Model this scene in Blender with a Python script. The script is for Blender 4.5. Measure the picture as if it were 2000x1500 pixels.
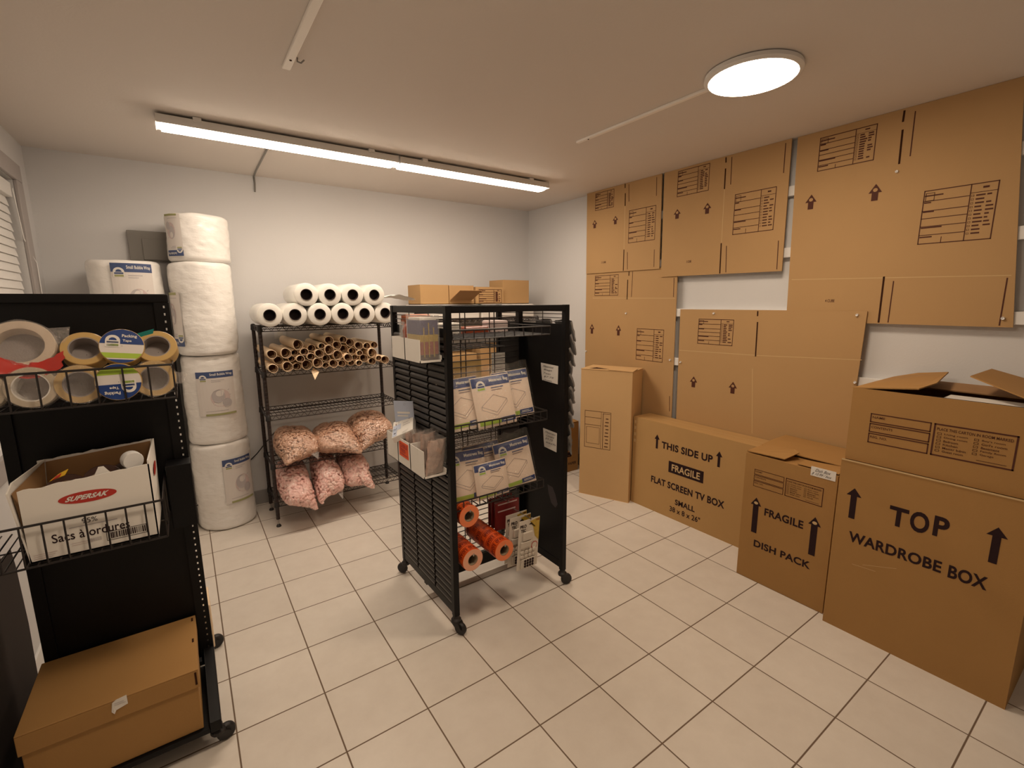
import bpy, bmesh, math, random
from mathutils import Vector, Matrix, noise
for o in list(bpy.data.objects): bpy.data.objects.remove(o)
SC = bpy.context.scene
COL = SC.collection
PI = math.pi
# ---------------------------------------------------------------- camera, world, exposure
cam_d = bpy.data.cameras.new('camera'); cam = bpy.data.objects.new('camera', cam_d); COL.objects.link(cam)
cam_d.sensor_width = 36; cam_d.sensor_fit = 'HORIZONTAL'; cam_d.lens = 16.492; cam_d.clip_start = 0.02
def _cam_matrix(yaw, pit, rol, loc):
    cy, sy = math.cos(yaw), math.sin(yaw)
    F = Vector((sy*math.cos(pit), cy*math.cos(pit), math.sin(pit))); R = Vector((cy, -sy, 0)); U = R.cross(F)
    c, s = math.cos(rol), math.sin(rol)
    R2 = R*c + U*s; U2 = U*c - R*s
    return Matrix(((R2.x, U2.x, -F.x, loc[0]), (R2.y, U2.y, -F.y, loc[1]), (R2.z, U2.z, -F.z, loc[2]), (0, 0, 0, 1)))
cam.matrix_world = _cam_matrix(0.6094, -0.1730, -0.0068, (-0.0101, -2.0953, 1.5459))
SC.camera = cam
w = bpy.data.worlds.new('world'); SC.world = w; w.use_nodes = True
w.node_tree.nodes['Background'].inputs[0].default_value = (0.9, 0.8, 0.7, 1)
w.node_tree.nodes['Background'].inputs[1].default_value = 0.02
SC.view_settings.view_transform = 'Standard'; SC.view_settings.look = 'None'
SC.view_settings.gamma = 1; SC.view_settings.use_curve_mapping = False
SC.view_settings.exposure = 0.0
TUBE_POWER = 35.0
DISC_POWER = 47.0
TUBE_COLOR = (1.0, 0.83, 0.66)
DISC_COLOR = (1.0, 0.80, 0.60)

# ---------------------------------------------------------------- materials
def _new(name):
    m = bpy.data.materials.new(name); m.use_nodes = True
    nt = m.node_tree; return m, nt, nt.nodes['Principled BSDF']
def mat(name, col, rough=0.5, metal=0.0, var=0.0, vs=8.0, bump=0.0, bs=60.0, spec=0.5, sub=0.0, stretch=None):
    m, nt, b = _new(name)
    b.inputs['Base Color'].default_value = (*col, 1); b.inputs['Roughness'].default_value = rough
    b.inputs['Metallic'].default_value = metal; b.inputs['Specular IOR Level'].default_value = spec
    if var or bump:
        tc = nt.nodes.new('ShaderNodeTexCoord'); mp = nt.nodes.new('ShaderNodeMapping')
        nt.links.new(tc.outputs['Object'], mp.inputs[0])
        if stretch: mp.inputs['Scale'].default_value = stretch
    if var:
        n = nt.nodes.new('ShaderNodeTexNoise'); n.inputs['Scale'].default_value = vs; n.inputs['Detail'].default_value = 4
        r = nt.nodes.new('ShaderNodeMix'); r.data_type = 'RGBA'
        r.inputs[6].default_value = (*[c*(1-var) for c in col], 1); r.inputs[7].default_value = (*[min(1, c*(1+var)) for c in col], 1)
        nt.links.new(mp.outputs[0], n.inputs[0]); nt.links.new(n.outputs[0], r.inputs[0]); nt.links.new(r.outputs[2], b.inputs['Base Color'])
    if bump:
        n2 = nt.nodes.new('ShaderNodeTexNoise'); n2.inputs['Scale'].default_value = bs; n2.inputs['Detail'].default_value = 3
        bp = nt.nodes.new('ShaderNodeBump'); bp.inputs['Strength'].default_value = bump; bp.inputs['Distance'].default_value = 0.01
        nt.links.new(mp.outputs[0], n2.inputs[0]); nt.links.new(n2.outputs[0], bp.inputs['Height']); nt.links.new(bp.outputs[0], b.inputs['Normal'])
    return m
def emit(name, col, strength):
    m = bpy.data.materials.new(name); m.use_nodes = True; nt = m.node_tree
    nt.nodes.remove(nt.nodes['Principled BSDF']); e = nt.nodes.new('ShaderNodeEmission')
    e.inputs[0].default_value = (*col, 1); e.inputs[1].default_value = strength
    nt.links.new(e.outputs[0], nt.nodes['Material Output'].inputs[0]); return m
def clear_plastic(name, amount=0.22, tint=(0.9, 0.88, 0.85), white=0.0):
    m = bpy.data.materials.new(name); m.use_nodes = True; nt = m.node_tree
    nt.nodes.remove(nt.nodes['Principled BSDF'])
    t = nt.nodes.new('ShaderNodeBsdfTransparent'); g = nt.nodes.new('ShaderNodeBsdfGlossy'); g.inputs['Roughness'].default_value = 0.12
    g.inputs[0].default_value = (*tint, 1)
    n = nt.nodes.new('ShaderNodeTexNoise'); n.inputs['Scale'].default_value = 45
    bp = nt.nodes.new('ShaderNodeBump'); bp.inputs['Strength'].default_value = 0.6; bp.inputs['Distance'].default_value = 0.01
    nt.links.new(n.outputs[0], bp.inputs['Height']); nt.links.new(bp.outputs[0], g.inputs['Normal'])
    mx = nt.nodes.new('ShaderNodeMixShader'); mx.inputs[0].default_value = amount
    nt.links.new(t.outputs[0], mx.inputs[1]); nt.links.new(g.outputs[0], mx.inputs[2])
    last = mx
    if white:
        d = nt.nodes.new('ShaderNodeBsdfDiffuse'); d.inputs[0].default_value = (*tint, 1)
        m2 = nt.nodes.new('ShaderNodeMixShader'); m2.inputs[0].default_value = white
        nt.links.new(mx.outputs[0], m2.inputs[1]); nt.links.new(d.outputs[0], m2.inputs[2]); last = m2
    nt.links.new(last.outputs[0], nt.nodes['Material Output'].inputs[0]); return m
def tile_mat():
    m, nt, b = _new('floor_tile'); N = nt.nodes.new; L = nt.links.new
    T = 0.308; tc = N('ShaderNodeTexCoord'); sx = N('ShaderNodeSeparateXYZ'); L(tc.outputs['Object'], sx.inputs[0])
    def M(op, a, bb=None):
        n = N('ShaderNodeMath'); n.operation = op
        for i, v in enumerate((a, bb)):
            if v is None: continue
            if isinstance(v, (int, float)): n.inputs[i].default_value = v
            else: L(v, n.inputs[i])
        return n.outputs[0]
    ds, cell = [], []
    for ax in (0, 1):
        q = M('DIVIDE', sx.outputs[ax], T); f = M('FRACT', q); d = M('ABSOLUTE', M('SUBTRACT', f, 0.5)); ds.append(d); cell.append(M('FLOOR', q))
    mx = M('MAXIMUM', ds[0], ds[1])
    ramp = N('ShaderNodeMapRange'); ramp.inputs[1].default_value = 0.4895; ramp.inputs[2].default_value = 0.4935; L(mx, ramp.inputs[0])
    cv = N('ShaderNodeCombineXYZ'); L(cell[0], cv.inputs[0]); L(cell[1], cv.inputs[1])
    wn = N('ShaderNodeTexWhiteNoise'); wn.noise_dimensions = '2D'; L(cv.outputs[0], wn.inputs['Vector'])
    n1 = N('ShaderNodeTexNoise'); n1.inputs['Scale'].default_value = 9; n1.inputs['Detail'].default_value = 6; n1.inputs['Roughness'].default_value = .65
    L(tc.outputs['Object'], n1.inputs[0])
    a = N('ShaderNodeMix'); a.data_type = 'RGBA'; a.inputs[6].default_value = (0.64, 0.575, 0.505, 1); a.inputs[7].default_value = (0.83, 0.775, 0.70, 1)
    k = M('ADD', M('MULTIPLY', n1.outputs[0], 0.8), M('MULTIPLY', wn.outputs[0], 0.22)); L(k, a.inputs[0])
    g = N('ShaderNodeMix'); g.data_type = 'RGBA'; g.inputs[7].default_value = (0.17, 0.115, 0.075, 1); L(ramp.outputs[0], g.inputs[0]); L(a.outputs[2], g.inputs[6])
    L(g.outputs[2], b.inputs['Base Color'])
    rr = N('ShaderNodeMapRange'); rr.inputs[3].default_value = 0.34; rr.inputs[4].default_value = 0.85; L(ramp.outputs[0], rr.inputs[0]); L(rr.outputs[0], b.inputs['Roughness'])
    b.inputs['Specular IOR Level'].default_value = 0.35
    inv = M('SUBTRACT', 1.0, ramp.outputs[0]); h = M('ADD', inv, M('MULTIPLY', n1.outputs[0], 0.12))
    bp = N('ShaderNodeBump'); bp.inputs['Strength'].default_value = 0.35; bp.inputs['Distance'].default_value = 0.003; L(h, bp.inputs['Height']); L(bp.outputs[0], b.inputs['Normal'])
    return m
M = {}
M['wall'] = mat('wall_paint', (0.69, 0.685, 0.685), 0.7, var=0.02, vs=3, bump=0.05, bs=120, spec=.2)
M['ceil'] = mat('ceiling_paint', (0.755, 0.70, 0.65), 0.75, var=0.03, vs=1.5, bump=0.06, bs=90, spec=.15)
M['tile'] = tile_mat()
M['base'] = mat('grey_baseboard', (0.33, 0.32, 0.31), 0.5)
M['trim'] = mat('white_trim', (0.80, 0.79, 0.77), 0.45)
M['casing'] = mat('grey_casing', (0.40, 0.37, 0.36), 0.5)
M['card'] = mat('cardboard', (0.385, 0.212, 0.074), 0.72, var=0.06, vs=5, bump=0.04, bs=200, spec=.2)
M['card2'] = mat('cardboard_panel', (0.475, 0.295, 0.135), 0.72, var=0.05, vs=3, bump=0.03, bs=160, spec=.2)
M['card3'] = mat('cardboard_light', (0.60, 0.385, 0.185), 0.72, var=0.05, vs=4, bump=0.03, bs=180, spec=.2)
M['card4'] = mat('cardboard_tv', (0.47, 0.285, 0.115), 0.72, var=0.05, vs=4, bump=0.03, bs=180, spec=.2)
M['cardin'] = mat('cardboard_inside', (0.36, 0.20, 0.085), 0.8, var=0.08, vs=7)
M['edge'] = mat('cardboard_crease', (0.60, 0.42, 0.21), 0.75)
M['ink'] = mat('dark_ink', (0.022, 0.008, 0.010), 0.6, spec=.2)
M['inkb'] = mat('brown_ink', (0.085, 0.028, 0.018), 0.65, spec=.2)
M['slot'] = mat('slot_shadow_gap', (0.05, 0.022, 0.014), 0.9, spec=0)
M['pen'] = mat('pen_ink', (0.10, 0.09, 0.10), 0.6)
M['black'] = mat('black_powder_coat', (0.0035, 0.0032, 0.0036), 0.45, spec=.25)
M['slat'] = mat('black_slat', (0.022, 0.019, 0.018), 0.38, spec=.5)
M['wire'] = mat('black_wire', (0.012, 0.009, 0.009), 0.35, spec=.5)
M['wired'] = mat('bronze_black_wire', (0.020, 0.011, 0.010), 0.4, spec=.5)
M['rubber'] = mat('black_rubber', (0.012, 0.010, 0.010), 0.5)
M['steel'] = mat('grey_steel', (0.45, 0.44, 0.42), 0.3, metal=.9)
M['bright'] = mat('bright_white_plastic', (0.96, 0.92, 0.86), 0.4)
M['white'] = mat('white_plastic', (0.80, 0.79, 0.77), 0.4)
M['paper'] = mat('white_paper', (0.78, 0.75, 0.70), 0.7)
M['paperg'] = mat('white_card', (0.84, 0.805, 0.745), 0.6)
M['film'] = mat('stretch_film', (0.86, 0.84, 0.78), 0.22, bump=.10, bs=30, stretch=(1, .15, 1))
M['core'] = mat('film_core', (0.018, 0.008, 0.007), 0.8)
M['bubble'] = mat('bubble_wrap', (0.90, 0.875, 0.84), 0.25, bump=.30, bs=22, stretch=(1, 1, 2.2), spec=.55)
M['kraft'] = mat('kraft_tube', (0.88, 0.68, 0.46), 0.6, var=.08, vs=14)
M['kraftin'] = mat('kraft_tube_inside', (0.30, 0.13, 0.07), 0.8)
M['panel'] = mat('grey_panel', (0.235, 0.22, 0.20), 0.45)
M['blue'] = mat('label_blue', (0.012, 0.045, 0.20), 0.4)
M['bluem'] = mat('label_blue_muted', (0.055, 0.085, 0.20), 0.45)
M['green'] = mat('label_green', (0.38, 0.55, 0.05), 0.45)
M['greenm'] = mat('label_green_muted', (0.36, 0.36, 0.16), 0.5)
M['greyp'] = mat('label_grey_print', (0.50, 0.46, 0.46), 0.6)
M['pinkp'] = mat('label_pink_print', (0.64, 0.52, 0.50), 0.6)
M['sheet'] = mat('label_sheet', (0.72, 0.67, 0.63), 0.5)
M['cream'] = mat('cream_pack', (0.91, 0.745, 0.61), 0.4, bump=.08, bs=25)
M['outline'] = mat('outline_print', (0.33, 0.25, 0.23), 0.6)
M['orange'] = mat('orange_tape', (0.80, 0.105, 0.012), 0.33)
M['orangef'] = mat('orange_tape_side', (0.88, 0.235, 0.085), 0.5)
M['pinkf'] = mat('pale_orange_tape_side', (0.86, 0.42, 0.27), 0.5)
M['orink'] = mat('red_brown_print', (0.20, 0.012, 0.006), 0.5)
M['corec'] = mat('cardboard_core', (0.30, 0.22, 0.14), 0.75)
M['coreg'] = mat('grey_core', (0.30, 0.265, 0.25), 0.6)
M['tan'] = mat('tan_tape', (0.55, 0.37, 0.14), 0.3, var=.12, vs=20)
M['beige'] = mat('beige_tape', (0.60, 0.49, 0.37), 0.5, var=.06, vs=20)
M['clear'] = mat('clear_tape', (0.55, 0.46, 0.33), 0.25, var=.1, vs=18)
M['red'] = mat('red_print', (0.48, 0.030, 0.018), 0.45)
M['redm'] = mat('dark_red_pack', (0.20, 0.018, 0.018), 0.4)
M['yellow'] = mat('yellow_print', (0.75, 0.45, 0.02), 0.5)
M['teal'] = mat('teal_film', (0.008, 0.21, 0.19), 0.25)
M['dbrown'] = mat('dark_brown_tape', (0.050, 0.020, 0.013), 0.3)
M['wallshade'] = mat('dark_wall_shade', (0.022, 0.013, 0.010), 0.8)  # shadow tone of the left wall, put into a flat dark colour
M['wrap'] = clear_plastic('clear_wrap', .14)
M['wrapw'] = clear_plastic('milky_wrap', .16, white=.12)
M['peanut'] = mat('pink_peanuts', (0.95, 0.56, 0.50), 0.4, var=.12, vs=45, bump=.3, bs=90)
M['peanutl'] = mat('pale_pink_peanuts', (0.97, 0.70, 0.63), 0.45)
M['peanutbl'] = mat('pale_beige_peanuts', (0.72, 0.47, 0.34), 0.45)
M['peanutb'] = mat('beige_pink_peanuts', (0.62, 0.365, 0.245), 0.40, var=.2, vs=55, bump=.3, bs=90)
M['grey'] = mat('grey_plastic_pouch', (0.20, 0.19, 0.185), 0.28, bump=.4, bs=40)
M['brownbag'] = mat('brown_strips', (0.52, 0.37, 0.31), 0.3, var=.5, vs=45, bump=.5, bs=50)
M['violet'] = mat('violet_blue_print', (0.050, 0.045, 0.145), 0.3, var=.4, vs=60)
M['lblue'] = mat('pale_blue_card', (0.50, 0.56, 0.70), 0.5)
M['brick'] = mat('brick_red_print', (0.30, 0.055, 0.02), 0.3, var=.35, vs=60)
M['gold'] = mat('gold_print', (0.48, 0.32, 0.03), 0.3, var=.3, vs=60)
M['blister'] = mat('blister_card', (0.66, 0.60, 0.52), 0.35)
M['pad'] = mat('felt_pad', (0.60, 0.54, 0.46), 0.7)
M['orlabel'] = mat('orange_label', (0.85, 0.10, 0.01), 0.5)
M['ystrip'] = mat('kraft_mailer', (0.56, 0.37, 0.14), 0.6)
M['patch'] = mat('bare_patch', (0.055, 0.045, 0.05), 0.6)
M['glass'] = mat('night_glass', (0.01, 0.012, 0.015), 0.05)
M['tubelight'] = emit('tube_light', TUBE_COLOR, TUBE_POWER)
M['disclight'] = emit('disc_light', DISC_COLOR, DISC_POWER)

# ---------------------------------------------------------------- mesh helpers
ORIG = {}
_txt = {}
def text_poly(s, bold):
    key = (s, bold)
    if key in _txt: return _txt[key]
    c = bpy.data.curves.new('lettering', 'FONT'); c.body = s; c.resolution_u = 4; c.offset = bold; c.space_character = 1.0 + bold*1.5
    o = bpy.data.objects.new('lettering', c); COL.objects.link(o)
    dg = bpy.context.evaluated_depsgraph_get(); dg.update()
    me = bpy.data.meshes.new_from_object(o.evaluated_get(dg))
    v = [(p.co.x, p.co.y) for p in me.vertices]; f = [tuple(p.vertices) for p in me.polygons]
    bpy.data.meshes.remove(me); bpy.data.objects.remove(o); bpy.data.curves.remove(c)
    x0 = min(p[0] for p in v); x1 = max(p[0] for p in v); y0 = min(p[1] for p in v); y1 = max(p[1] for p in v)
    v = [((x-x0)/(x1-x0), (y-y0)/(y1-y0)) for x, y in v]
    _txt[key] = (v, f, (x1-x0)/(y1-y0)); return _txt[key]
class MB:
    def __init__(s): s.v = []; s.f = []; s.m = []
    def add(s, vs, fs, m=0):
        b = len(s.v); s.v += [Vector(p) for p in vs]; s.f += [tuple(i+b for i in f) for f in fs]; s.m += [m]*len(fs); return s
    def box(s, x0, x1, y0, y1, z0, z1, m=0, T=None):
        vs = [Vector((x, y, z)) for x in (x0, x1) for y in (y0, y1) for z in (z0, z1)]
        if T is not None: vs = [T @ p for p in vs]
        return s.add(vs, [(0, 1, 3, 2), (4, 6, 7, 5), (0, 4, 5, 1), (2, 3, 7, 6), (0, 2, 6, 4), (1, 5, 7, 3)], m)
    def slab(s, quad, t, m=0):          # a four-cornered board of thickness t (downwards along its normal)
        q = [Vector(p) for p in quad]; n = (q[1]-q[0]).cross(q[3]-q[0]).normalized()*t
        return s.add(q+[p+n for p in q], [(0, 1, 2, 3), (7, 6, 5, 4), (0, 4, 5, 1), (1, 5, 6, 2), (2, 6, 7, 3), (3, 7, 4, 0)], m)
    def prism(s, pts, d, m=0):          # polygon pts (3D) pushed by vector d
        q = [Vector(p) for p in pts]; n = len(q); d = Vector(d)
        return s.add(q+[p+d for p in q], [tuple(range(n)), tuple(range(2*n-1, n-1, -1))]+[(i, (i+1) % n, n+(i+1) % n, n+i) for i in range(n)], m)
    def tube(s, pts, r, n=6, m=0, closed=False):
        P = [Vector(p) for p in pts]; k = len(P); rings = []
        for i in range(k):
            if closed: t = P[(i+1) % k]-P[i-1]
            else: t = P[min(i+1, k-1)]-P[max(i-1, 0)]
            t.normalize(); a = Vector((0, 0, 1)) if abs(t.z) < .9 else Vector((1, 0, 0))
            u = t.cross(a).normalized(); w_ = t.cross(u)
            rings.append([P[i]+(u*math.cos(2*PI*j/n)+w_*math.sin(2*PI*j/n))*r for j in range(n)])
        vs = [p for R in rings for p in R]; fs = []
        for i in range(k if closed else k-1):
            a, b = i*n, ((i+1) % k)*n
            fs += [(a+j, a+(j+1) % n, b+(j+1) % n, b+j) for j in range(n)]
        if not closed: fs += [tuple(range(n))[::-1], tuple((k-1)*n+j for j in range(n))]
        return s.add(vs, fs, m)
    def lathe(s, prof, n=32, T=None, m=0, closed=False, caps=False):   # prof (r,h) about +Z; closed joins last to first
        vs = []
        for r, h in prof:
            for j in range(n): vs.append(Vector((r*math.cos(2*PI*j/n), r*math.sin(2*PI*j/n), h)))
        if T is not None: vs = [T @ p for p in vs]
        k = len(prof); fs = []
        for i in range(k if closed else k-1):
            a, b = i*n, ((i+1) % k)*n
            fs += [(a+j, a+(j+1) % n, b+(j+1) % n, b+j) for j in range(n)]
        if caps and not closed:
            if prof[0][0] > 1e-6: fs.append(tuple(range(n))[::-1])
            if prof[-1][0] > 1e-6: fs.append(tuple((k-1)*n+j for j in range(n)))
        return s.add(vs, fs, m)
    # ---- print on a surface through a map (u,v)->point
    def rect(s, mp, u0, u1, v0, v1, m, nx=1):
        vs = []
        for i in range(nx+1):
            u = u0+(u1-u0)*i/nx; vs += [mp(u, v0), mp(u, v1)]
        return s.add(vs, [(2*i, 2*i+2, 2*i+3, 2*i+1) for i in range(nx)], m)
    def frame(s, mp, u0, u1, v0, v1, t, m, nx=1):
        du = t if u1 > u0 else -t; dv = t if v1 > v0 else -t
        s.rect(mp, u0, u1, v0, v0+dv, m, nx); s.rect(mp, u0, u1, v1-dv, v1, m, nx)
        s.rect(mp, u0, u0+du, v0, v1, m); s.rect(mp, u1-du, u1, v0, v1, m); return s
    def poly(s, mp, pts, m): return s.add([mp(*p) for p in pts], [tuple(range(len(pts)))], m)
    def ellipse(s, mp, cu, cv, ru, rv, m, n=28): return s.poly(mp, [(cu+ru*math.cos(2*PI*i/n), cv+rv*math.sin(2*PI*i/n)) for i in range(n)], m)
    def line(s, mp, a, b, t, m):
        d = Vector((b[0]-a[0], b[1]-a[1])).normalized()*t/2; p = Vector((-d.y, d.x))
        return s.poly(mp, [(a[0]+p.x, a[1]+p.y), (b[0]+p.x, b[1]+p.y), (b[0]-p.x, b[1]-p.y), (a[0]-p.x, a[1]-p.y)], m)
    def arc(s, mp, cu, cv, r0, r1, a0, a1, m, n=14):
        vs = []
        for i in range(n+1):
            a = a0+(a1-a0)*i/n; vs += [mp(cu+r0*math.cos(a), cv+r0*math.sin(a)), mp(cu+r1*math.cos(a), cv+r1*math.sin(a))]
        return s.add(vs, [(2*i, 2*i+1, 2*i+3, 2*i+2) for i in range(n)], m)
    def text(s, mp, txt, u0, u1, v0, v1, m, bold=0.0, skew=0.0):
        v, f, _ = text_poly(txt, bold)
        return s.add([mp(u0+(u1-u0)*(x+skew*(y-.5)), v0+(v1-v0)*y) for x, y in v], f, m)
    def build(s, name, mats, parent=None, origin=None, smooth=False, bevel=0.0, sub=0):
        if parent is not None: o0 = ORIG[parent]
        elif origin is not None: o0 = Vector(origin)
        else:
            xs = [p.x for p in s.v]; ys = [p.y for p in s.v]; zs = [p.z for p in s.v]
            o0 = Vector(((min(xs)+max(xs))/2, (min(ys)+max(ys))/2, min(zs)))
        me = bpy.data.meshes.new(name); me.from_pydata([p-o0 for p in s.v], [], s.f)
        for k in (mats if isinstance(mats, (list, tuple)) else [mats]): me.materials.append(M[k])
        me.polygons.foreach_set('material_index', s.m)
        if smooth: me.polygons.foreach_set('use_smooth', [True]*len(me.polygons))
        me.update()
        o = bpy.data.objects.new(name, me); COL.objects.link(o); ORIG[o] = o0
        if parent is not None: o.parent = parent
        else: o.location = o0
        if bevel:
            b = o.modifiers.new('bevel', 'BEVEL'); b.width = bevel; b.segments = 2; b.limit_method = 'ANGLE'; b.angle_limit = math.radians(50)
        if smooth:
            try: me.set_sharp_from_angle(angle=math.radians(42))
            except Exception: pass
        return o
def tag(o, label, cat, group=None):
    o['label'] = label; o['category'] = cat
    if group: o['group'] = group
    return o
def thing(name, label, cat, loc, group=None):
    o = bpy.data.objects.new(name, None); COL.objects.link(o); o.empty_display_size = .05; o.location = loc; ORIG[o] = Vector(loc)
    return tag(o, label, cat, group)
def struct(o): o['kind'] = 'structure'; return o
def copy_tree(o, parent=None):
    c = o.copy(); COL.objects.link(c); c.parent = parent; ORIG[c] = ORIG[o].copy()
    for ch in o.children: copy_tree(ch, c)
    return c
def place(root, loc, rot=None, label=None, group=None):
    root.location = loc
    if rot is not None: root.rotation_euler = rot
    if label: root['label'] = label
    if group: root['group'] = group
    return root
ORD = ['first', 'second', 'third', 'fourth', 'fifth', 'sixth', 'seventh', 'eighth', 'ninth', 'tenth', 'eleventh', 'twelfth', 'thirteenth', 'fourteenth', 'fifteenth', 'sixteenth', 'seventeenth', 'eighteenth']
def mapX(X, lift=0.0008): return lambda y, z: Vector((X-lift, y, z))       # face looking to -X; (y,z)
def mapY(Y, lift=0.0008): return lambda x, z: Vector((x, Y-lift, z))       # face looking to -Y; (x,z)
def mapCyl(cx, cy, r): return lambda a, z: Vector((cx+r*math.sin(a), cy-r*math.cos(a), z))  # a measured from -Y towards +X
def arrow(b, mp, u, v0, v1, hw, sw, m, head=0.42):
    h = (v1-v0)*head
    b.poly(mp, [(u-sw/2, v0), (u+sw/2, v0), (u+sw/2, v1-h), (u-sw/2, v1-h)], m)
    b.poly(mp, [(u-hw/2, v1-h), (u+hw/2, v1-h), (u, v1)], m)
def padlock(b, mp, cu, cv, s, mw, mg, mt, flip=1, k=1.0):
    # white arch over a small ruled box; s = half width, flip=-1 turns it upside down, k scales u
    S = lambda u, v: mp(cu+u*k*flip, cv+v*flip)
    b.arc(S, 0, 0, s*.55, s, 0, PI, mw)
    b.rect(S, -s, s, -s*1.15, s*.05, mw)
    b.rect(S, -s*.8, s*.8, -s*.45, -s*.12, mt); b.rect(S, -s*.8, s*.8, -s*1.02, -s*.60, mg)

# ---------------------------------------------------------------- room
XL, XR, YB, YF, H = -0.66, 2.988, 1.89, -3.7, 2.45
def shell():
    f = struct(MB().box(XL-.1, XR+.1, YF-.1, YB+.1, -.1, 0).build('floor', 'tile', origin=(0, 0, 0)))
    struct(MB().box(XL-.1, XR+.1, YF-.1, YB+.1, H, H+.1).build('ceiling', 'ceil'))
    struct(MB().box(XL-.1, XR+.1, YB, YB+.1, 0, H).build('wall_back', 'wall'))
    struct(MB().box(XR, XR+.1, YF, YB, 0, H).build('wall_right', 'wall'))
    struct(MB().box(XL-.1, XR+.1, YF-.1, YF, 0, H).build('wall_front', 'wall'))
    y0, y1, z0, z1 = 0.30, 1.55, 0.95, 2.20
    b = MB(); b.box(XL-.14, XL, YF, y0, 0, H); b.box(XL-.14, XL, y1, YB, 0, H); b.box(XL-.14, XL, y0, y1, 0, z0); b.box(XL-.14, XL, y0, y1, z1, H)
    struct(b.build('wall_left', 'wall'))
    struct(MB().box(XL, XR, YB-.013, YB, 0, .11).build('baseboard_back', 'base', bevel=.003))
    struct(MB().box(XL, XL+.012, YF, YB-.013, 0, .10).build('baseboard_left', 'trim', bevel=.003))
    struct(MB().box(XR-.012, XR, YF, YB-.013, 0, .10).build('baseboard_right', 'base', bevel=.003))
    # window in the left wall
    wd = thing('window_1', 'grey framed window', 'window', (XL-.1, .9, z0))
    for k in ('label', 'category'): del wd[k]
    struct(wd)
    c = .115; b = MB()
    b.box(XL, XL+.018, y0-c, y1+c, z1, z1+c*.8); b.box(XL, XL+.018, y0-c, y1+c, z0-c*.8, z0)
    b.box(XL, XL+.018, y0-c, y0, z0, z1); b.box(XL, XL+.018, y1, y1+c, z0, z1)
    b.build('window_casing', 'casing', wd, bevel=.004)
    b = MB(); b.box(XL-.13, XL-.10, y0, y1, z0, z0+.05); b.box(XL-.13, XL-.10, y0, y1, z1-.05, z1); b.box(XL-.13, XL-.10, y0, y0+.05, z0, z1); b.box(XL-.13, XL-.10, y1-.05, y1, z0, z1)
    b.build('window_frame', 'trim', wd)
    MB().box(XL-.125, XL-.12, y0+.05, y1-.05, z0+.05, z1-.05).build('window_pane', 'glass', wd)
    bl = thing('window_blind', 'closed white slatted blind inside the grey window frame', 'blind', (XL-.03, .9, z0))
    MB().box(XL-.055, XL-.008, y0+.01, y1-.012, z1-.095, z1-.02).build('headrail', 'trim', bl, bevel=.004)
    sl = None; n = 27
    for i in range(n):
        z = z1-.115-i*.0425
        b = MB(); a = math.radians(80); ca, sa = math.cos(a)*.030, math.sin(a)*.030
        b.slab([(XL-.032+ca, y0+.012, z-sa), (XL-.032+ca, y1-.03, z-sa), (XL-.032-ca, y1-.03, z+sa), (XL-.032-ca, y0+.012, z+sa)], .003)
        b.build('slat', 'trim', bl)
    MB().tube([(XL-.002, y1-.02, z1-.05), (XL+.006, y1-.012, 1.9), (XL+.012, y1+.045, 1.83), (XL+.025, y1+.075, 1.78), (XL+.022, y1+.08, 1.5), (XL+.022, y1+.078, 1.1)], .0025, 6).build('cord', 'trim', bl, smooth=True)
    # white rails screwed along the right wall, behind the flattened cartons
    for i, z in enumerate((1.105, 1.462, 1.822, 2.167)):
        struct(MB().box(XR-.036, XR, -3.2, .965, z-.028, z+.028).build('trim_%d' % (i+1), 'trim', bevel=.002))
shell()
# ---------------------------------------------------------------- lights
def linear_light(x0, x1, label):
    yc = .893; t = thing('linear_light', label, 'ceiling light', ((x0+x1)/2, yc, H-.085), 'linear lights on the ceiling')
    b = MB()
    b.prism([(x0, yc-.062, H-.012), (x0, yc-.066, H-.052), (x0, yc+.066, H-.052), (x0, yc+.062, H-.012)], (x1-x0, 0, 0))
    b.build('housing', 'white', t, bevel=.003)
    b = MB(); n = 10; pts = [(x0+.020, yc-.060*math.cos(PI*i/n), H-.050-.017*math.sin(PI*i/n)**.6) for i in range(n+1)]
    b.prism(pts, (x1-x0-.040, 0, 0)); b.build('diffuser', 'tubelight', t)
    for fx in (.14, .86):
        x = x0+(x1-x0)*fx; MB().box(x-.018, x+.018, yc-.072, yc+.072, H-.022, H-.001).build('mounting_clip', 'white', t, bevel=.004)
    return t
linear_light(-.012, 1.193, 'long linear ceiling light, the left one of the joined pair')
linear_light(1.203, 2.385, 'long linear ceiling light, the right one of the joined pair')
def disc_light(c, label, light='disclight'):
    r = .178; t = thing('round_light', label, 'ceiling lamp', (c[0], c[1], H-.03), 'round ceiling lamps')
    T = Matrix.Translation((c[0], c[1], H))
    MB().lathe([(r*.8, 0), (r+.002, -.004), (r+.003, -.018), (r-.008, -.026), (r-.014, -.026), (r-.014, -.004)], 64, T).build('rim', 'white', t, smooth=True)
    MB().lathe([(r-.014, -.012), (r-.014, -.026), (r-.03, -.030), (.001, -.031)], 64, T).build('diffuser', light, t, smooth=True)
disc_light((1.975, -.955), 'round flush ceiling lamp glowing above the wall cartons')
disc_light((.424, -1.02), 'round flush ceiling lamp overhead, at the end of the left cable cover')
def raceway(x, y0, y1, label, wd=.026):
    t = thing('cable_raceway', label, 'cable cover', (x, (y0+y1)/2, H-.014), 'white cable covers on the ceiling')
    MB().box(x-wd/2, x+wd/2, y0, y1, H-.013, H).build('cover', 'bright', t, bevel=.003)
    T = Matrix.Translation((x, y1-.09, H-.013)); MB().lathe([(.0045, 0), (.0045, -.002), (.001, -.003)], 12, T).build('screw', 'slot', t)
raceway(1.955, -.775, .05, 'white ceiling cable cover running from the round lamp', .022)
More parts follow.
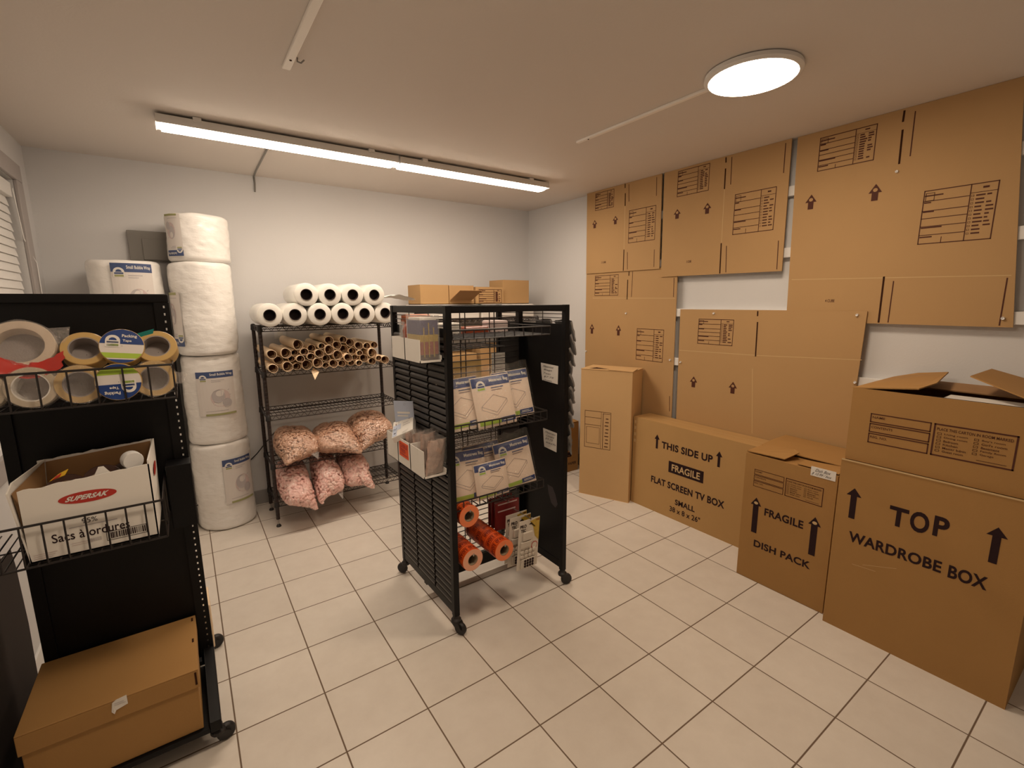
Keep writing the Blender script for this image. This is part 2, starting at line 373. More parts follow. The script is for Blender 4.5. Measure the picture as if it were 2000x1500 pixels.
raceway(.424, -.84, .04, 'white ceiling cable cover ending between camera and linear light', .03)
hk = MB(); hk.tube([(.447, -.055, H), (.447, -.05, H-.012), (.458, -.06, H-.018), (.466, -.075, H-.012)], .003, 6)
tag(hk.build('ceiling_hook', 'panel', smooth=True), 'small metal hook beside the left ceiling cable cover', 'hook')
cb = MB(); cb.tube([(.509, 1.0, H-.006), (.513, 1.32, H-.006), (.518, 1.71, H-.006), (.524, 1.882, H-.008), (.526, 1.884, H-.05), (.522, 1.884, H-.11)], .006, 6)
tag(cb.build('electric_cable', 'panel', smooth=True), 'thin grey cable hanging from the left linear light to the back wall', 'cable')
# ---------------------------------------------------------------- wall items
def breaker():
    t = thing('breaker_panel', 'grey electrical breaker panel on the back wall', 'electrical panel', (-.09, 1.85, 1.83))
    MB().box(-.237, .075, 1.852, YB, 1.825, 2.015).build('cabinet', 'panel', t, bevel=.004)
    MB().box(-.165, .025, 1.842, 1.8525, 1.832, 1.965).build('door', 'panel', t, bevel=.003)
breaker()
ot = thing('wall_outlet', 'white wall outlet plate above the kraft paper tubes', 'outlet', (.60, YB, 1.29))
MB().box(.56, .645, YB-.008, YB, 1.28, 1.40).build('cover_plate', 'white', ot, bevel=.002)
MB().box(.583, .622, YB-.011, YB-.007, 1.30, 1.335).build('socket', 'paperg', ot, bevel=.002)
pc = MB(); pc.tube([(.27, 1.874, .34), (.30, 1.86, .36), (.36, 1.84, .42), (.43, 1.84, .50), (.50, 1.87, .56)], .004, 6)
tag(pc.build('electric_cable', 'rubber', smooth=True), 'thin black cable sagging between bubble wrap rolls and wire rack', 'cable')
# ---------------------------------------------------------------- flattened cartons on the right wall
def carton_form(b, mp, u0, u1, v0, v1, m, t=.0042, dense=True):
    b.frame(mp, u0, u1, v0, v1, t, m)
    W = u1-u0; Hh = v1-v0; uc = u0+W*.64
    b.rect(mp, uc, uc+math.copysign(t*.9, W), v0, v1, m)
    rows = (0, .17, .33, .48, .62, .80, .97)
    for k in rows[1:-1]: b.rect(mp, u0, uc, v0+Hh*k-t*.4, v0+Hh*k+t*.4, m)
    b.rect(mp, u0+W*.33, u0+W*.33+math.copysign(t*.7, W), v0, v0+Hh*.12, m)
    for k, wd in ((.90, .26), (.775, .10), (.605, .16), (.31, .3), (.135, .18)):
        b.rect(mp, u0+W*.02, u0+W*(.02+wd), v0+Hh*k-.0035, v0+Hh*k+.0025, m)
    b.frame(mp, u0+W*.03, u0+W*.16, v0+Hh*.80, v0+Hh*.95, t*.6, m)
    b.rect(mp, u0+W*.80, u0+W*.88, v0+Hh*.90, v0+Hh*.935, m)
    b.rect(mp, uc, u1, v0+Hh*.835, v0+Hh*.845, m)
    random.seed(int(abs(u0)*1000))
    for i in range(11):
        v = v0+Hh*(.79-.066*i); b.frame(mp, u0+W*.665, u0+W*.70, v-.004, v+.004, .0013, m)
        b.rect(mp, u0+W*.725, u0+W*(.80+.05*random.random()), v-.0033, v+.0033, m)
        if random.random() < .7: b.rect(mp, u0+W*.865, u0+W*(.91+.06*random.random()), v-.0033, v+.0033, m)
def wall_arrow(b, mp, y, z0, z1, m=1):
    hgt = z1-z0; b.poly(mp, [(y+.014, z0), (y-.014, z0), (y-.014, z0+hgt*.47), (y+.014, z0+hgt*.47)], m)
    b.poly(mp, [(y+.029, z0+hgt*.47), (y-.029, z0+hgt*.47), (y, z1)], m); b.ellipse(lambda p_, q_: mp(p_, q_)-Vector((.0008, 0, 0)), y, z0+hgt*.64, .010, .009, 0)
def wall_carton(X, outline, label, forms, arrows, slots, thin, creases, txt=None):
    b = MB(); b.prism([(X, y, z) for y, z in outline], (.006, 0, 0)); mp = mapX(X, .0006); mp2 = mapX(X, .0012)
    for f in forms: carton_form(b, mp, *f, 1)
    for a in arrows: wall_arrow(b, (lambda y, z: mp2(y, z)), *a)
    for y0, z0, y1, z1 in slots: b.line(mp, (y0, z0), (y1, z1), .0085, 2)
    for y0, z0, y1, z1 in thin: b.line(mp, (y0, z0), (y1, z1), .005, 1)
    for y0, z0, y1, z1 in creases: b.line(mp, (y0, z0), (y1, z1), .0035, 4)
    if txt: b.text(mp, txt[0], txt[1], txt[2], txt[3]-.008, txt[3]+.008, 1, .02)
    return tag(b.build('flattened_carton', ['card2', 'inkb', 'slot', 'edge', 'edge'], origin=(X, (outline[0][0]+outline[2][0])/2, outline[2][1])), label, 'flat carton', 'flattened cartons pinned to the right wall')
g1, g2 = 2.933, 2.943
wall_carton(g1, [(.985, 2.449), (.217, 2.449), (.205, 1.781), (.977, 1.784)], 'small flattened carton high in the back corner, leftmost of the top row',
    [(.884, .675, 2.293, 2.432), (.513, .257, 1.994, 2.24)], [(.885, 2.155, 2.221), (.653, 2.157, 2.221)],
    [(.563, 2.447, .562, 2.415), (.558, 2.376, .556, 2.281), (.553, 1.951, .553, 1.786)],
    [(.525, 2.436, .519, 2.308), (.263, 2.433, .259, 2.304), (.517, 1.928, .511, 1.794), (.256, 1.924, .254, 1.798)], [(.557, 2.28, .553, 1.95)], ('2 CUBE', .797, .745, 1.868))
wall_carton(g1, [(.198, 2.449), (-.667, 2.449), (-.676, 1.716), (.186, 1.721)], 'middle flattened carton of the top row, two label grids and two arrows',
    [(.082, -.162, 2.263, 2.434), (-.350, -.606, 1.958, 2.204)], [(.072, 2.117, 2.182), (-.161, 2.116, 2.185)],
    [(-.271, 2.442, -.273, 2.410), (-.273, 2.375, -.275, 2.25), (-.278, 1.915, -.282, 1.722)],
    [(-.311, 2.435, -.315, 2.27), (-.635, 2.432, -.637, 2.27), (-.316, 1.895, -.324, 1.727), (-.642, 1.893, -.647, 1.727)], [(-.275, 2.25, -.279, 1.92)], ('3 CUBE', -.025, -.063, 1.816))
wall_carton(g2, [(-.694, 2.449), (-1.571, 2.449), (-1.664, 1.422), (-1.179, 1.423), (-.722, 1.425)], 'largest flattened carton of the top row, nearest the camera',
    [(-.812, -1.073, 2.240, 2.413), (-1.294, -1.549, 1.805, 2.051)], [(-.796, 2.046, 2.125), (-1.096, 2.041, 2.122)],
    [(-1.176, 2.440, -1.175, 2.389), (-1.178, 2.354, -1.181, 2.197), (-1.178, 1.661, -1.179, 1.428)],
    [(-1.219, 2.424, -1.221, 2.223), (-1.220, 1.637, -1.219, 1.430), (-1.621, 1.635, -1.621, 1.429)], [(-.732, 1.664, -1.632, 1.645)], ('4 CUBE', -.920, -.966, 1.541))
wall_carton(g2, [(.985, 1.79), (.053, 1.79), (.034, .25), (.972, .25)], 'tall flattened carton of the lower row behind the tall box',
    [(.877, .609, 1.593, 1.762), (.400, .143, 1.086, 1.334)], [(.900, 1.267, 1.353), (.592, 1.267, 1.353)],
    [(.501, 1.779, .502, 1.745), (.512, 1.715, .512, 1.56)],
    [(.464, 1.777, .468, 1.579), (.078, 1.711, .075, 1.574), (.064, .841, .057, .724)], [(.9, 1.575, .06, 1.565)])
wall_carton(g1, [(.004, 1.487), (-1.128, 1.486), (-1.10, .25), (-.018, .25)], 'wide flattened carton of the lower row above the television box',
    [(-.148, -.405, 1.251, 1.423)], [(-.137, .939, 1.017), (-.430, .939, 1.018)],
    [(-.554, 1.480, -.555, 1.449), (-.558, 1.413, -.563, 1.197)], [], [(-.002, 1.193, -.559, 1.205), (-.55, 1.118, -.582, .70), (-.57, 1.205, -1.13, 1.23)])
for y, z, X, l in ((.515, 1.45, g2, 'pin in the tall flattened carton below the small one'), (-.26, 1.462, g1, 'pin at the top edge of the wide lower carton'),
                   (.074, 1.114, g2, 'pin left of the gap rail between the two lower cartons'), (-.023, 1.108, g1, 'pin right of the gap rail between the two lower cartons'),
                   (-1.085, 1.466, g1, 'pin near the top right corner of the wide lower carton'), (-1.112, 1.107, g1, 'pin on the wide lower carton just above the wardrobe box flap'),
                   (-1.629, 1.461, g2, 'pin at the bottom right corner of the largest carton'), (-1.177, 2.163, g2, 'pin below the slot of the largest carton'),
                   (.965, 1.107, g2, 'pin at the left edge of the tall flattened carton')):
    T = Matrix.Translation((X-.0005, y, z)) @ Matrix.Rotation(-PI/2, 4, 'Y')
    tag(MB().lathe([(.007, 0), (.0075, .002), (.006, .010), (.001, .0075)], 14, T).build('push_pin', 'white', smooth=True), 'small white '+l, 'pin', 'white pins on the wall cartons')

# ---------------------------------------------------------------- moving boxes on the floor
def ward_form(b, mp, u0, u1, v0, v1, um, m, t, words=True):
    hgt = (v1-v0); g = t*1.0
    for i, wd in enumerate(('NAME', 'CONTENTS', 'REG. NO.')):
        a = v1-hgt*i/3; c = v1-hgt*(i+1)/3+(g if i < 2 else 0)
        b.frame(mp, u0, um+.004, c, a, t, m); L = (.045, .075, .06)[i]*abs(u1-u0)/.45
        b.text(mp, wd, u0-.008*abs(u1-u0)/.45, u0-.008-L, a-hgt*.16, a-hgt*.085, m, .01)
    b.frame(mp, um-.004, u1, v0, v1, t*1.3, m)
    W = u1-um; b.text(mp, 'PLACE THIS CARTON IN ROOM MARKED', um+W*.06, um+W*.95, v1-hgt*.20, v1-hgt*.115, m, .015)
    L1 = ('Living room', 'Dining room', 'Bedroom', 'Kitchen', 'Master bdrm', 'Guest room'); L2 = ("Boy's room", "Girl's room", 'Basement', 'Family Room', 'Garage')
    for c, LL in ((.07, L1), (.52, L2)):
        for i, s in enumerate(LL):
            v = v1-hgt*(.30+.105*i); q = hgt*.032
            b.frame(mp, um+W*c, um+W*(c+.055), v-q, v+q, t*.35, m)
            b.text(mp, s, um+W*(c+.09), um+W*(c+.09+.026*len(s)), v-q*1.05, v+q*1.05, m, .012)
    b.rect(mp, um+W*.58, um+W*.92, v0+hgt*.10, v0+hgt*.115, m)
def tv_box():
    t = thing('tv_box', 'long low flat screen television box between tall box and dish box', 'box', (2.84, -.26, 0), 'printed moving boxes on the floor')
    X = 2.737; b = MB(); b.box(X, 2.925, -.742, .222, 0, .683); mp = mapX(X)
    for y in (0, -.485):
        b.poly(mp, [(y+.009, .486), (y-.009, .486), (y-.009, .556), (y+.009, .556)], 1); b.poly(mp, [(y+.022, .556), (y-.022, .556), (y, .592)], 1)
    b.text(mp, 'THIS SIDE UP', -.042, -.442, .500, .552, 1, .034)
    b.rect(mp, -.109, -.385, .341, .424, 1); b.text(mapX(X, .0016), 'FRAGILE', -.136, -.359, .357, .407, 2, .022)
    b.text(mp, 'FLAT SCREEN TV BOX', .037, -.544, .219, .270, 1, .034)
    b.text(mp, 'SMALL', -.178, -.336, .116, .157, 1, .03); b.text(mp, '38 x 8 x 26"', -.136, -.380, .054, .094, 1, .02)
    for k, z in enumerate((.645, .60, .55, .50)): b.rect(mp, .212, .196, z-.012, z+.012, 3)
    b.rect(lambda u, v: Vector((u, v, .6838)), X+.095, X+.098, -.742, .226, 3)
    b.build('carton', ['card4', 'ink', 'edge', 'edge'], t, bevel=.004)
tv_box()
def dish_box():
    t = thing('dish_box', 'fragile dish pack box with a white price label beside the wardrobe box', 'box', (2.69, -1.02, 0), 'printed moving boxes on the floor')
    X, y0, y1, Z = 2.465, -.80, -1.247, .722; b = MB(); b.box(X, 2.92, y1, y0, 0, Z); mp = mapX(X)
    ward_form(b, mp, -.853, -1.193, .546, .643, -1.013, 3, .0028)
    for y in (-.877, -1.170):
        b.poly(mp, [(y+.015, .281), (y-.015, .281), (y-.015, .441), (y+.015, .441)], 1); b.poly(mp, [(y+.029, .441), (y-.029, .441), (y, .485)], 1); b.ellipse(mapX(X, .0014), y, .454, .011, .008, 2)
    b.text(mp, 'FRAGILE', -.925, -1.120, .400, .443, 1, .03); b.text(mp, 'DISH PACK', -.883, -1.171, .202, .242, 1, .03)
    b.build('carton', ['card', 'ink', 'edge', 'inkb'], t, bevel=.003)
    b = MB(); b.box(X-.0018, X, -1.237, -1.128, .692, .739); mp = mapX(X-.0018)
    b.text(mp, 'Dish Box', -1.150, -1.215, .717, .732, 1, 0, .1); b.text(mp, '$ 10.99 / box', -1.135, -1.220, .697, .712, 1, 0, .1); b.build('price_label', ['paper', 'pen'], t)
    b = MB(); z = Z+.002                      # top flaps, the front one lifted with a torn notch
    b.slab([(X+.005, y0, z+.004), (X+.005, -1.0, z+.010), (X+.09, -1.03, z+.036), (X+.15, -.98, z+.030)], .004)
    b.slab([(X+.01, y0, z+.004), (X+.15, -.98, z+.028), (X+.17, -.965, z+.02), (X+.20, y0, z+.006)], .004)
    b.build('lifted_flap', 'card', t)
    b = MB(); b.slab([(X+.16, y0, z+.012), (X+.13, -1.02, z+.012), (X+.13, -1.245, z+.012), (2.915, -1.245, z+.012)][::-1], .004); b.slab([(X+.16, y0, z+.012), (2.915, -1.245, z+.012), (2.915, y0+.0, z+.02), (X+.3, y0, z+.02)][::-1], .004)
    b.slab([(X+.10, -1.06, z+.004), (X+.006, -1.06, z+.004), (X+.006, -1.245, z+.004), (X+.14, -1.245, z+.004)], .003)
    b.build('top_flap', 'card', t)
dish_box()
def wardrobe_box():
    t = thing('wardrobe_box', 'tall wardrobe box with its top flaps ajar at the right edge', 'box', (2.67, -1.58, 0), 'printed moving boxes on the floor')
    X, y0, y1, zf, zt, XB = 2.41, -1.270, -1.898, .826, 1.160, 2.93; b = MB(); mp = mapX(X)
    b.box(X, XB, y1, y0, 0, zf)
    for y in (-1.335, -1.796):
        b.poly(mp, [(y+.012, .560), (y-.012, .560), (y-.012, .668), (y+.012, .668)], 1); b.poly(mp, [(y+.029, .668), (y-.029, .668), (y, .705)], 1)
    b.text(mp, 'T', -1.469, -1.535, .588, .674, 1, .03); b.text(mp, 'O', -1.541, -1.603, .590, .680, 1, .03); b.text(mp, 'P', -1.616, -1.664, .598, .684, 1, .03)
    b.text(mp, 'WARDROBE', -1.334, -1.660, .449, .499, 1, .03); b.text(mp, 'BOX', -1.681, -1.794, .443, .498, 1, .03)
    b.line(mp, (-1.40, .36), (-1.52, .40), .0015, 3); b.line(mp, (-1.36, .345), (-1.45, .352), .0015, 3)
    b.build('carton', ['card', 'ink', 'edge', 'edge'], t, bevel=.006)
    b = MB(); X2 = X+.012; k = .008            # upper walls around an open top
    b.box(X2, X2+k, y1+.006, y0-.008, zf+.004, zt); b.box(XB-k, XB, y1+.006, y0-.008, zf, zt); b.box(X2+k, XB-k, y0-.016, y0-.008, zf, zt); b.box(X2+k, XB-k, y1+.006, y1+.014, zf, zt)
    mp = mapX(X2); ward_form(b, mp, -1.355, -1.805, .925, 1.057, -1.565, 1, .0042)
    b.line(mapX(X-.002), (y0-.002, zf+.002), (y1+.004, zf+.002), .007, 2)
    b.build('upper_wall', ['card', 'inkb', 'edge'], t)
    b = MB(); b.slab([(X2, y0-.006, zt), (X2, y0-.235, zt+.028), (X2+.10, y0-.265, zt+.045), (XB-.02, y0-.215, zt+.050)][::-1], .005); b.slab([(X2, y0-.006, zt), (XB-.02, y0-.215, zt+.050), (XB, y0-.10, zt+.030), (XB, y0-.006, zt)][::-1], .005)
    b.build('top_flap', 'card', t)
    b = MB(); b.slab([(X2, y1+.012, zt), (XB, y1+.012, zt), (XB-.01, y1+.275, zt+.075), (X2+.20, y1+.285, zt+.070)], .005)
    b.build('top_flap', 'card', t)
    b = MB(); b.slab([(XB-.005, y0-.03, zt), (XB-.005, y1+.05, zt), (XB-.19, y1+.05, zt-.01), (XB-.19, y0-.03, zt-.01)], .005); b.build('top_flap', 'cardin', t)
    b = MB(); b.box(X2+.012, X2+.05, y1+.016, y0-.018, zt-.022, zt-.004); b.build('hanging_bar', 'black', t, bevel=.003)
    MB().box(X2+.10, X2+.22, -1.80, -1.56, zt-.028, zt-.015).build('paper_insert', 'paper', t)
wardrobe_box()
def tall_box():
    A = Vector((2.690, .208, 0)); d1 = Vector((-.168, .379, 0)).normalized(); d2 = Vector((d1.y, -d1.x, 0)); W, D, Z = .412, .262, 1.028
    t = thing('tall_box', 'tall narrow upright box in the corner left of the television box', 'box', A+d1*W/2+d2*D/2, 'printed moving boxes on the floor')
    B, C, E_ = A+d1*W, A+d2*D, A+d1*W+d2*D; up = Vector((0, 0, Z)); b = MB(); b.prism([A, C, E_, B], up)
    n = -d2; mp = lambda u, v: A+d1*(W-u)+n*.0008+Vector((0, 0, v))        # wide face, u from its left edge
    b.frame(mp, .04, .255, .40, .70, .003, 1); b.rect(mp, .175, .177, .40, .70, 1)
    for k in (.645, .585): b.rect(mp, .04, .175, k, k+.003, 1)
    b.frame(mp, .055, .165, .435, .57, .0022, 1); b.rect(mp, .19, .194, .405, .69, 1); b.rect(mp, .19, .25, .685, .688, 1)
    for i in range(9): b.rect(mp, .205+.0045*(i % 3), .235+.003*(i % 2), .42+i*.028, .427+i*.028, 1)
    mq = lambda u, v: A+d2*u-d1*.0008+Vector((0, 0, v))                     # narrow face
    b.poly(mq, [(.085, .47), (.10, .47), (.10, .59), (.085, .59)], 2); b.poly(mq, [(.072, .59), (.113, .59), (.0925, .645)], 2)
    tp = lambda u, v: A+d1*u+d2*v+Vector((0, 0, Z+.0009))
    b.poly(tp, [(.20, .06), (.36, .04), (.33, .12)], 3); b.line(tp, (0.0, .13), (.41, .13), .003, 4)
    b.build('carton', ['card3', 'inkb', 'ink', 'slot', 'edge'], t, bevel=.004)
    b = MB(); b.slab([A+up+Vector((0, 0, .003)), A+up+d1*.19+Vector((0, 0, .006)), A+up+d1*.19+d2*.13+Vector((0, 0, .012)), A+up+d2*.13+Vector((0, 0, .010))], .003); b.build('top_flap', 'card3', t)
tall_box()
def corner_box():
    t = thing('carton_box', 'low brown carton on the floor in the far corner behind the tall box', 'box', (2.60, 1.2, 0))
    b = MB(); b.box(2.40, 2.885, .985, 1.42, 0, .46); mp = mapY(.985)
    b.frame(mp, 2.745, 2.80, .145, .235, .012, 1); b.rect(mp, 2.757, 2.79, .16, .19, 1); b.text(mp, 'PACKING PAPER', 2.60, 2.86, .065, .09, 1, .01)
    b.build('carton', ['card', 'ink'], t, bevel=.004)
    b = MB(); b.slab([(2.40, .985, .462), (2.885, .985, .462), (2.885, 1.2, .475), (2.40, 1.2, .475)], .004); b.build('top_flap', 'card', t)
corner_box()

# ---------------------------------------------------------------- bubble wrap rolls
def bubble_roll(cx, cy, r, z0, z1, label, seed, lab=None, tilt=0):
    t = thing('bubble_wrap_roll', label, 'bubble wrap', (cx, cy, z0), 'bubble wrap rolls stacked by the back wall')
    n, k = 96, 40; prof = []
    e = .028
    prof += [(.001, z0+.004), (r*.7, z0+.003), (r-e, z0)]
    for i in range(1, 6): a = PI/2*i/5; prof.append((r-e+e*math.sin(a), z0+e-e*math.cos(a)))
    for i in range(1, k): prof.append((r, z0+e+(z1-z0-2*e)*i/k))
    for i in range(0, 6): a = PI/2*i/5; prof.append((r-e+e*math.cos(a), z1-e+e*math.sin(a)))
    prof += [(r*.7, z1-.003), (.001, z1-.004)]
    b = MB().lathe(prof, n, Matrix.Translation((cx, cy, 0)))
    for p in b.v:
        d = Vector((p.x-cx, p.y-cy, 0)); R = d.length
        if R > r*.5:
            q = Vector((d.x*7+seed, d.y*7, p.z*5)); q2 = Vector((d.x*22+seed, d.y*22, p.z*34))
            o = .010*noise.noise(q)+.0035*noise.noise(q2); p += d.normalized()*(o-.004)
            if p.z > z0+.05: p.z += .008*noise.noise(Vector((d.x*9, d.y*9, seed)))*(1 if p.z > z1-.06 else .3)
    b.build('roll', 'bubble', t, smooth=True)
    if lab:
        a0, a1, zt, zb, flip = lab; R = r+.006; mp0 = mapCyl(cx, cy, R); mp1 = mapCyl(cx, cy, R+.001); mp2 = mapCyl(cx, cy, R+.002)
        b = MB(); hh = zt-zb; W = a1-a0
        def L(mp): return (lambda u, v: mp(a0+W*u, zb+hh*v)) if flip == 1 else (lambda u, v: mp(a1-W*u, zt-hh*v))
        b.rect(L(mp0), 0, 1, 0, 1, 0, 12); b.rect(L(mp1), 0, 1, .86, 1, 1, 12); b.rect(L(mp1), .16, .98, .005, .05, 2, 12)
        b.text(L(mp2), 'Small Bubble Wrap', .36, .95, .895, .965, 3, .02)
        b.rect(L(mp1), .38, .72, .80, .815, 4, 4); b.rect(L(mp1), .38, .62, .765, .778, 4, 4); b.rect(L(mp1), .17, .75, .10, .112, 4, 6)
        for (u, v, ru, rv, m_) in ((.58, .40, .26, .20, 5), (.52, .44, .17, .15, 4), (.74, .28, .13, .10, 4), (.56, .50, .10, .07, 0)): b.ellipse(L(mp1 if m_ == 5 else mp2), u, v, ru, rv, m_, 18)
        b.line(L(mp2), (.34, .32), (.82, .58), .012, 4); b.line(L(mp2), (.40, .24), (.86, .46), .010, 4)
        S = L(mp2); kk = abs(hh/(W*R)); padlock(b, S, .18, .86, .072, 3, 2, 1, 1, kk)
        b.build('label', ['sheet', 'bluem', 'greenm', 'paper', 'greyp', 'pinkp'], t)
    return t
RC = (.125, 1.697)
bubble_roll(*RC, .183, 0, .612, 'bubble wrap roll standing on the floor, bottom of the right stack', 1.3, (-.05, 1.02, .505, .190, 1))
bubble_roll(*RC, .179, .613, 1.215, 'bubble wrap roll second from the floor in the right stack', 4.7, (-.55, .66, 1.11, .815, 1))
bubble_roll(RC[0], RC[1]-.032, .176, 1.216, 1.808, 'bubble wrap roll third from the floor in the right stack', 8.2, (-1.55, -.80, 1.62, 1.28, -1))
bubble_roll(RC[0]+.012, RC[1]-.032, .176, 1.809, 2.10, 'shiny short bubble wrap roll topping the right stack', 11.9, (-1.15, -.52, 2.09, 1.84, -1))
LC = (-.262, 1.695)
bubble_roll(*LC, .182, 0, .60, 'bubble wrap roll on the floor, mostly hidden behind the black display', 21.3)
bubble_roll(*LC, .182, .602, 1.21, 'bubble wrap roll in the middle of the left stack behind the black display', 25.1)
bubble_roll(*LC, .184, 1.212, 1.806, 'bubble wrap roll topping the left stack under the grey panel', 29.4, (-.28, .80, 1.785, 1.42, 1))

# ---------------------------------------------------------------- wire shelving rack
def wire_deck(x0, x1, y0, y1, z):
    b = MB(); r = .0032
    for dz in (0, -.030):
        b.tube([(x0, y0, z+dz), (x1, y0, z+dz), (x1, y1, z+dz), (x0, y1, z+dz)], r, 6, 0, True)
    for (p, q, n) in (((x0, y0), (x1, y0), 20), ((x0, y1), (x1, y1), 20), ((x0, y0), (x0, y1), 7), ((x1, y0), (x1, y1), 7)):
        pts = []
        for i in range(2*n+1):
            s = i/(2*n); pts.append((p[0]+(q[0]-p[0])*s, p[1]+(q[1]-p[1])*s, z-.030*(i % 2)))
        b.tube(pts, r*.8, 5)
    n = int((x1-x0)/.027)
    for i in range(1, n):
        x = x0+(x1-x0)*i/n; b.tube([(x, y0, z+.002), (x, y1, z+.002)], r*.62, 5)
    for k in (.33, .67): b.tube([(x0, y0+(y1-y0)*k, z-.002), (x1, y0+(y1-y0)*k, z-.002)], r, 6)
    return b
def wire_rack(x0, x1, y0, y1, zs, ztop, label, decks=None):
    t = thing('wire_rack', label, 'shelf rack', ((x0+x1)/2, (y0+y1)/2, 0), 'black wire shelving racks')
    for z in zs: wire_deck(x0, x1, y0, y1, z).build('wire_shelf', 'wired', t)
    for x in (x0, x1):
        for y in (y0, y1):
            T = Matrix.Translation((x, y, 0)); pr = [(.0125, .055)]
            k = int((ztop-.07)/.0255)
            for i in range(k):
                z = .07+i*.0255; pr += [(.0125, z), (.0112, z+.0015), (.0125, z+.003)]
            pr += [(.0125, ztop), (.010, ztop+.006), (.001, ztop+.008)]
            p = MB().lathe(pr, 14, T).build('post', 'wired', t, smooth=True)
            MB().lathe([(.004, .012), (.006, .05), (.012, .056)], 10, T).build('levelling_stem', 'steel', p)
            MB().lathe([(.016, 0), (.017, .006), (.010, .016), (.004, .018)], 14, T).build('foot', 'rubber', p, smooth=True)
            for z in zs: MB().lathe([(.0135, z-.034), (.0175, z-.030), (.0150, z+.006), (.0130, z+.008)], 14, T).build('shelf_sleeve', 'rubber', p, smooth=True)
    return t
RX0, RX1, RY0, RY1 = .404, 1.312, 1.378, 1.705
wire_rack(RX0, RX1, RY0, RY1, (.175, .452, .795, 1.092, 1.395), 1.40, 'black wire rack of film rolls, paper tubes and pink bags')
# stretch film rolls on top
def film_roll():
    t = thing('stretch_film_roll', 'x', 'film roll', (0, 0, 0)); R, Lh = .0745, .46
    T = Matrix.Rotation(-PI/2, 4, 'X')
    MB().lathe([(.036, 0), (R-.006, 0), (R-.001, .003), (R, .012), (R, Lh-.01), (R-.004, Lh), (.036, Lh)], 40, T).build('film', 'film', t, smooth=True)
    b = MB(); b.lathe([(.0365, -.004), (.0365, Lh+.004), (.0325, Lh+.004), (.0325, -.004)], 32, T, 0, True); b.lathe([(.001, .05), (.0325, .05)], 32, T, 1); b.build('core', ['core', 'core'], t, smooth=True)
    return t
f0 = film_roll(); ff = True
ZF = 1.395+.0047+.0745
for i, (x, y) in enumerate(((.452, 1.235), (.603, 1.245), (.753, 1.228), (.904, 1.235), (1.058, 1.25), (1.212, 1.262))):
    o = f0 if ff else copy_tree(f0); ff = False
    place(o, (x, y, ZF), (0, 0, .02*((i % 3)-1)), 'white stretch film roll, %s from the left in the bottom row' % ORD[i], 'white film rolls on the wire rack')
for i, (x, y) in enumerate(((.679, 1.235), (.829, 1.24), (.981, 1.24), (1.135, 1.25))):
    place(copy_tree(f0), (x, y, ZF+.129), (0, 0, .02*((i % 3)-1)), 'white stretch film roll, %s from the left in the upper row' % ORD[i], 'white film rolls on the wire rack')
b = MB(); n = 18; pl = []
for i in range(n):
    for j in range(10):
        u, v = i/(n-1), j/9
        pl.append((1.17+.30*u, 1.30+.22*v, 1.568+.036*math.sin(u*3.1)*(1-.35*v)+.010*noise.noise(Vector((u*6, v*6, 2)))))
b.add(pl+[(x, y, z-.004) for x, y, z in pl], [(i*10+j, i*10+j+10, i*10+j+11, i*10+j+1) for i in range(n-1) for j in range(9)]+[(q+1+180, q+11+180, q+10+180, q+180) for i in range(n-1) for j in range(9) for q in [i*10+j]])
tag(b.build('film_sheet', 'bright', smooth=True), 'loose crumpled white film sheet at the right end of the film rolls', 'plastic sheet')
# kraft paper tubes
KT = [(335,845,38),(435,830,48),(555,735,44),(550,820,28),(395,905,38),(490,902,29),(345,970,40),(455,975,42),(575,882,34),(575,970,32),(625,802,35),(690,855,35),(655,950,44),(710,760,32),
      (795,738,28),(770,815,40),(770,915,46),(868,705,38),(880,795,42),(845,865,34),(838,940,30),(950,755,38),(955,845,42),(920,935,38),(1000,695,35),(1025,800,38),(1035,880,40),(1012,945,32),
      (1075,735,36),(1100,818,33),(1110,890,30),(1150,740,36),(1165,815,30),(1190,890,36),(1225,752,34),(1260,820,44),(1265,897,34),(1305,745,34),(1335,855,27),(1405,880,36),(1100,950,28),(1180,950,28)]
def kraft_tube(r, seed):
    t = thing('kraft_tube', 'x', 'paper tube', (0, 0, 0)); Lh = .47; T = Matrix.Rotation(-PI/2, 4, 'X'); random.seed(seed); w_ = .0032
    b = MB().lathe([(r-w_, .0), (r-.0006, 0), (r, .002), (r, Lh), (r-w_, Lh)], 26, T)
    for p in b.v:
        a = math.atan2(p.z, p.x); k = 1+.06*math.sin(2*a+seed)+.03*math.sin(3*a+seed*2); p.x *= k; p.z *= k
    b.build('sheet', 'kraft', t, smooth=True)
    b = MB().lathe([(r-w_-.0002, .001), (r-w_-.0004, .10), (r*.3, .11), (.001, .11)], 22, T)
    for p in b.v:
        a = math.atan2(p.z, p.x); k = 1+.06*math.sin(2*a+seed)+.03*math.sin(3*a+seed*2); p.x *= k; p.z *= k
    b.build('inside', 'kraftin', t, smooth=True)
    pts = []
    for i in range(26):
        a = i*.36+seed; q = (r-w_)*(1-.018*i) if seed % 3 else (r-w_)*(1-.010*i); pts.append((q*math.cos(a), .002+.0012*i, q*math.sin(a)))
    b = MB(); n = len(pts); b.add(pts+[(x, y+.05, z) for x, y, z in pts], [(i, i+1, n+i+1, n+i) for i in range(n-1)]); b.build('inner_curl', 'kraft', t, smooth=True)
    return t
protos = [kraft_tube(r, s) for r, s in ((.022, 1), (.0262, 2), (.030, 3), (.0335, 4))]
fw = [True]*4
def px_pt(px, py, Y):        # where the line of sight of a measured point meets the plane y = Y
    q = cam.matrix_world.to_3x3() @ Vector(((px-1000)/916.2, -(py-750)/916.2, -1)); k = (Y-cam.location.y)/q.y
    return cam.matrix_world.translation+q*k
KP = []
